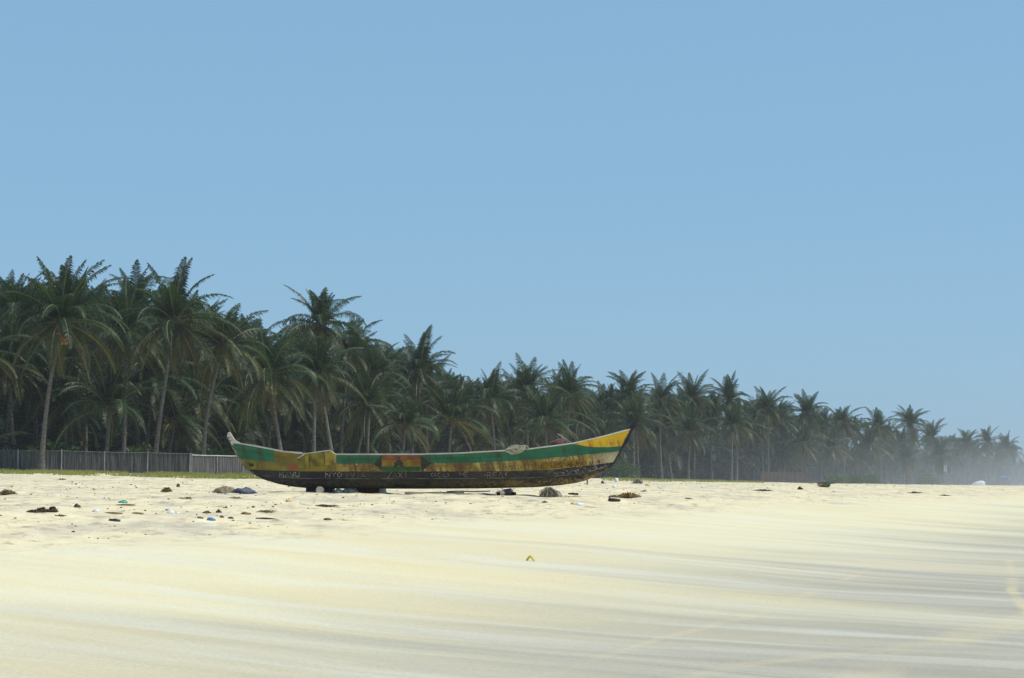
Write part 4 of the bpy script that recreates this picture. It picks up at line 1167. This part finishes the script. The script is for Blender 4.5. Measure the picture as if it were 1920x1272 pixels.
LUMPS = [ # name, px, py, w px, h px, material, label, category
 ('coconut_husk', 144, 952, 13, 9, 'husk', 'brown coconut husk right of the dark weed pile', 'husk'),
 ('coconut_husk', 334, 913, 8, 7, 'husk', 'small husk on the sand behind the weed tuft', 'husk'),
 ('coconut_husk', 424, 953, 5, 5, 'husk', 'small dark round husk below the tarp heap', 'husk'),
 ('plastic_scrap', 231, 943, 17, 6, 'green_p', 'bright green plastic scrap left of the boat', 'plastic'),
 ('plastic_scrap', 395, 976, 18, 6, 'blue_p', 'blue plastic scrap lying nearest at the left', 'plastic'),
 ('plastic_bag', 320, 963, 14, 7, 'clear_p', 'shiny white plastic bag left of the blue scrap', 'plastic bag'),
 ('plastic_bag', 333, 963, 10, 4, 'clear_p', 'flat end of the shiny white plastic bag', 'plastic bag'),
 ('plastic_bag', 181, 960, 12, 6, 'clear_p', 'pale plastic bag above the two plank pieces', 'plastic bag'),
 ('plastic_bag', 1156, 904, 9, 9, 'clear_p', 'white plastic bag on the bank right of the prow', 'plastic bag'),
 ('plastic_bag', 1152, 915, 7, 6, 'clear_p', 'small white plastic bag below the one on the bank', 'plastic bag'),
 ('plastic_bag', 1085, 947, 15, 6, 'clear_p', 'cream plastic bag on the sand below the bow', 'plastic bag'),
 ('plastic_scrap', 1074, 946, 8, 4, 'orange_p', 'orange end beside the cream plastic bag', 'plastic'),
 ('plastic_scrap', 541, 941, 13, 5, 'orange_p', 'orange plastic scrap below the stern', 'plastic'),
 ('driftwood', 614, 975, 17, 5, 'weed', 'brown flat driftwood lump on pale sand below the stern', 'driftwood'),
 ('driftwood', 460, 965, 18, 6, 'weed', 'brown driftwood lump with a thin tail below the tarp', 'driftwood'),
 ('driftwood', 416, 971, 8, 5, 'weed_dark', 'small dark driftwood lump right of the blue scrap', 'driftwood'),
 ('driftwood', 375, 972, 14, 4, 'weed', 'brown flat driftwood left of the blue scrap', 'driftwood'),
 ('driftwood', 433, 973, 12, 5, 'weed_dark', 'purple-brown driftwood right of the blue scrap', 'driftwood'),
 ('dark_bin', 1129.5, 907, 5, 7, 'rubber', 'small dark can standing right of the bow post', 'can'),
 ('plastic_scrap', 1214, 911, 8, 4, 'orange_p', 'orange scrap right of the dead stalk heap', 'plastic'),
 ('stone', 475, 952, 7, 4, 'husk', 'dark stone right of the small round husk', 'stone'),
]
for i, (nm, px, py, wp, hp, mt, lab, cat) in enumerate(LUMPS):
    p = g_(px, py); lump(nm, p, (wp * S(p), wp * S(p) * .8, hp * S(p)), M[mt], lab, cat, 300 + i, .38, 2)
def flotsam(px, py, wp, hp, mt, label, rz, name='driftwood_plank', cat='plank', seed=0):
    p = g_(px, py); w_, h_ = wp * S(p), hp * S(p); r0 = random.Random(seed + px)
    m = MB(); K = 6
    vs = []
    for i in range(K + 1):
        f = i / K; wd = .07 * (1 - .35 * abs(f - .5)) + r0.uniform(-.008, .008); th = h_ * (.8 + r0.uniform(-.12, .12))
        for dy, dz in ((-wd, -.02), (wd, -.02), (wd, th), (-wd, th)): vs.append(Vector(((f - .5) * w_, dy, dz + .01 * math.sin(f * 4))))
    fs = [(0, 3, 2, 1), tuple(K * 4 + k for k in range(4))]
    for i in range(K):
        for k in range(4): fs.append((i * 4 + k, i * 4 + (k + 1) % 4, i * 4 + 4 + (k + 1) % 4, i * 4 + 4 + k))
    m.add(vs, fs); o = m.build(name, M[mt]); o.location = p; o.rotation_euler = (0, R(r0.uniform(-2, 2)), rz); tag(o, label, cat)
flotsam(213, 964, 33, 3.5, 'plank', 'longer brown plank piece at the left', .1)
flotsam(258, 964, 20, 3, 'plank', 'shorter brown plank piece right of the longer one', -.1)
flotsam(215, 978, 21, 5, 'dark_plank', 'dark flat board below the brown plank pieces', .15)
flotsam(236, 948, 34, 2.5, 'plank', 'weathered tan plank just below the green scrap', .05)
flotsam(1075, 928, 18, 4, 'dark_plank', 'grey-violet board right of the straw bundle', .2)
flotsam(500, 973, 40, 1.5, 'dark_plank', 'thin dark stick lying below the driftwood lumps', .05, 'stick', 'stick')
# small post stuck in the sand behind the bow
p = g_(1101, 909); b = MB(); b.tube([(0, 0, -.2), (.01, 0, 10 * S(p))], [.055, .045], 7); o = b.build('wooden_post', M['oldwood']); o.location = p; tag(o, 'short brown post in the sand behind the bow', 'post')
# black boot-like rubber piece
p = g_(1151, 941)
k = S(p); b = MB()
b.tube([(-11 * k, 0, 2.6 * k), (-8 * k, .01, 3.6 * k), (-2 * k, .02, 3.4 * k), (5 * k, .01, 3.0 * k), (11 * k, 0, 2.4 * k), (12.6 * k, 0, 2.2 * k)], [1.2 * k, 3.4 * k, 3.6 * k, 3.0 * k, 2.6 * k, .8 * k], 10)
o = b.build('rubber_can', M['rubber'], None, True); o.location = p; tag(o, 'black rubber can lying on the sand right of the bow', 'can')
b = MB(); b.tube([(-8 * k, .01, 6 * k), (-8.6 * k, .01, 9.0 * k), (-8.4 * k, .01, 10.5 * k)], [1.5 * k, 1.2 * k, .7 * k], 8); b.build('spout', M['rubber'], o)
# bent yellow strip standing on the near sand
p = g_(994, 1052); k = S(p)
b = MB(); b.tube([(-6.5 * k, 0, .5 * k), (-4.0 * k, 0, 4.2 * k), (-1.2 * k, 0, 8.0 * k), (0, 0, 8.6 * k), (1.4 * k, 0, 8.0 * k), (4.5 * k, -.01, 4.2 * k), (7.6 * k, -.02, .5 * k)], [2.1 * k, 2.2 * k, 2.1 * k, 2.0 * k, 2.1 * k, 2.0 * k, 1.8 * k], 6)
o = b.build('bent_strip', M['yellow_p']); o.location = p; tag(o, 'small bent yellow strip standing alone on the near sand', 'plastic strip')

# far canoe seen end-on, with poles laid across
p = g_(1555, 914); k = S(p)
o = thing('small_canoe', p, 'small far canoe seen bow-on, orange and green, poles across it', 'boat')
b = MB(); n = 9; secs = [(-.0, .10, .30), (.3, .55, .62), (1.0, .85, .85), (2.2, 1.0, .9), (3.4, .85, .88), (4.4, .15, .8)]
hw, hh = 6.2 * k, 9.5 * k; vs, fs = [], []
for (yy, a, top) in secs:
    for j in range(n):
        q = PI * j / (n - 1); vs.append(Vector((-math.cos(q) * hw * a, yy, hh * (1 - math.sin(q) ** .8) * top + (.0 if a > .3 else hh * .45 * math.sin(q)))))
for i in range(len(secs) - 1):
    for j in range(n - 1): fs.append((i * n + j, i * n + j + 1, (i + 1) * n + j + 1, (i + 1) * n + j))
b.add(vs, fs); b.build('hull', worn('orange_hull', (.50, .24, .03), (.08, .06, .03), .46), o, True)
b = MB(); b.tube([vs[i * n] for i in range(len(secs))], .03, 6); b.build('gunwale', M['flag_green'], o)
b = MB(); b.tube([vs[i * n + n - 1] for i in range(len(secs))], .03, 6); b.build('gunwale', M['flag_green'], o)
b = MB(); b.tube([(-18 * k, .9, 3.5 * k), (0, 1.0, 6 * k), (4 * k, 1.0, 7 * k)], .03, 6); b.build('pole', M['stick'], o)
b = MB(); b.tube([(4 * k, 1.2, 6.6 * k), (18 * k, 1.3, 8.4 * k)], .05, 6); b.build('pole', M['flag_green'], o)
# hazy things at the far right
def far_pt(px, Y): X = (px - 960) / FPX * Y; return Vector((X, Y, gz(X, Y)))
M['white_hull'] = plain('white_hull', (.62, .66, .66), (.75, .78, .78), 2, .6, .3)
M['blue_tarp'] = plain('blue_tarp', (.06, .20, .55), (.10, .28, .65), 2, .6, .3)
M['white_board'] = plain('white_board', (.38, .38, .38), (.48, .48, .48), 2, .7, .2)
p = far_pt(1833, 420); k = S(p)
o = thing('upturned_boat', p, 'hazy white upturned boat on the sand at the far right', 'boat')
b = MB(); vs, fs = [], []; n = 9; secs = [(-15, .12), (-11, .55), (-4, .85), (4, 1), (9, .95), (11, .8)]
for (xx, a) in secs:
    for j in range(n):
        q = PI * j / (n - 1); vs.append(Vector((xx * k, -math.cos(q) * .9 * a, (1.2 + 11 * a * math.sin(q) ** .7) * k)))
for i in range(len(secs) - 1):
    for j in range(n - 1): fs.append((i * n + j, i * n + j + 1, (i + 1) * n + j + 1, (i + 1) * n + j))
fs.append(tuple(range(n))); fs.append(tuple((len(secs) - 1) * n + j for j in range(n - 1, -1, -1)))
b.add(vs, fs); b.build('hull', M['white_hull'], o, True)
b = MB(); b.tube([(xx * k, -.9 * a - .02, 1.4 * k) for xx, a in secs], .06, 6); b.build('rim', M['stone'], o)
p = far_pt(1883, 470); k = S(p)
o = thing('tarp_shelter', p, 'hazy shelter with a blue tarp roof at the far right', 'shelter')
for sx in (-7, 7):
    for sy in (-.8, .8):
        b = MB(); b.tube([(sx * k, sy, -.2), (sx * k, sy, 17 * k)], .06, 6); b.build('post', M['stick'], o)
b = MB(); b.add([(-9 * k, -1.1, 17 * k), (0, -1.1, 19.5 * k), (9 * k, -1.1, 17.2 * k), (9 * k, 1.1, 19 * k), (0, 1.1, 21.5 * k), (-9 * k, 1.1, 19 * k)], [(0, 1, 4, 5), (1, 2, 3, 4)])
b.add([(-9 * k, -1.1, 16.6 * k), (0, -1.1, 19.1 * k), (9 * k, -1.1, 16.8 * k), (9 * k, 1.1, 18.6 * k), (0, 1.1, 21.1 * k), (-9 * k, 1.1, 18.6 * k)], [(5, 4, 1, 0), (4, 3, 2, 1)])
b.build('tarp_roof', M['blue_tarp'], o)
p = far_pt(1771, 425); k = S(p)
o = thing('sign_board', p, 'hazy blank white board on posts among the far right palms', 'board')
for sx in (-2.2, 2.2):
    b = MB(); b.tube([(sx * k, .06, -.2), (sx * k, .06, 40 * k)], .05, 6); b.build('post', M['stick'], o)
b = MB(); b.box((0, 0, 31 * k), (6 * k, .05, 8 * k)); b.build('panel', M['white_board'], o)
b = MB(); b.box((-1.9 * k, 0, 37.2 * k), (2 * k, .05, 4.2 * k)); b.build('panel', M['white_board'], o)
b = MB(); b.box((2.0 * k, 0, 37.2 * k), (1.8 * k, .05, 4.2 * k)); b.build('panel', M['white_board'], o)

# crumbs of drift: nobody could count them
def crumbs():
    rd = random.Random(77); b = MB(); mats = [M['weed_dark'], M['weed'], M['clear_p'], M['green_p'], M['blue_p'], M['sack']]
    bands = [(-82, -76, 900, .06), (-70, -50, 500, .035), (-46, -38, 700, .04), (-36, -27, 900, .03), (-27, -21, 900, .026), (-22, -16.5, 450, .022)]
    for (s0, s1, n, sz) in bands:
        for i in range(n):
            px = rd.uniform(-80, 2000); a = (px - 960) / FPX
            s = rd.uniform(s0, s1) + 3.0 * float(pnoise(px / 160.0, s0)); Y = s / (.926 * a - .376); X = a * Y
            if pnoise(X / 3.0 + 2, Y / 3.0) < rd.uniform(-.25, .25): continue
            if Y > 330: continue
            r_ = rd.random(); b.cur = 0 if r_ < .42 else 1 if r_ < .74 else 5 if r_ < .88 else 2 if r_ < .965 else 3 if r_ < .98 else 4
            z = gz(X, Y); L = sz * min(1.9, rd.lognormvariate(0, .6)) * max(1, (Y / 70) ** .5); h_ = L * rd.uniform(.25, .6); wv = L * rd.uniform(.25, .7); an = rd.uniform(0, PI)
            b.box((X, Y, z + h_ * .35), (L * 1.4, wv, h_), Matrix.Rotation(an, 3, 'Z') @ Matrix.Rotation(rd.uniform(-.4, .4), 3, 'Y'), rd.uniform(.4, .9))
    tag(b.build('beach_crumbs', mats), 'scattered crumbs of weed, shell and plastic over the upper beach', 'beach litter', kind='stuff')
crumbs()

# ------------------------------------------------------------------ haze: blown salt and sand in the air
def build_haze():
    b = MB(); b.box((0, 0, 9.5), (6400, 6400, 33)); 
    m = bpy.data.materials.new('haze'); m.use_nodes = True; t = m.node_tree; t.nodes.clear()
    out = t.nodes.new('ShaderNodeOutputMaterial'); v = t.nodes.new('ShaderNodeVolumePrincipled')
    v.inputs['Color'].default_value = (.62, .68, .78, 1)
    v.inputs['Density'].default_value = 0.0002
    v.inputs['Anisotropy'].default_value = 0.1
    t.links.new(v.outputs[0], out.inputs['Volume'])
    tag(b.build('haze', m), 'pale sea haze and blown sand hanging over the beach', 'haze', kind='stuff')
build_haze()
def build_spray():
    # spray and blown sand lying low over the far end of the beach: thick in the middle, thinning out to nothing at its rim
    import bmesh
    bm = bmesh.new(); bmesh.ops.create_icosphere(bm, subdivisions=5, radius=1)
    me = bpy.data.meshes.new('sea_spray'); bm.to_mesh(me); bm.free()
    m = bpy.data.materials.new('sea_spray'); m.use_nodes = True; t = m.node_tree; t.nodes.clear()
    out = t.nodes.new('ShaderNodeOutputMaterial'); v = t.nodes.new('ShaderNodeVolumePrincipled')
    v.inputs['Color'].default_value = (.68, .73, .81, 1); v.inputs['Anisotropy'].default_value = 0.1
    tc = t.nodes.new('ShaderNodeTexCoord'); ln = t.nodes.new('ShaderNodeVectorMath'); ln.operation = 'LENGTH'; t.links.new(tc.outputs['Object'], ln.inputs[0])
    mr = t.nodes.new('ShaderNodeMapRange'); mr.interpolation_type = 'SMOOTHSTEP'; t.links.new(ln.outputs['Value'], mr.inputs[0])
    mr.inputs[1].default_value = 1.0; mr.inputs[2].default_value = 0.0; mr.inputs[3].default_value = 0.0; mr.inputs[4].default_value = 0.0023
    t.links.new(mr.outputs[0], v.inputs['Density'])
    t.links.new(v.outputs[0], out.inputs['Volume']); me.materials.append(m)
    o = link('sea_spray', me); tag(o, 'whitish spray and blown sand lying low over the far beach', 'sea spray', kind='stuff')
    t0, s0 = 545, -68
    o.location = (.926 * s0 + .376 * t0, -.376 * s0 + .926 * t0, -1.0)
    o.rotation_euler = (0, 0, math.atan2(.926, .376)); o.scale = (470, 92, 17)
build_spray()
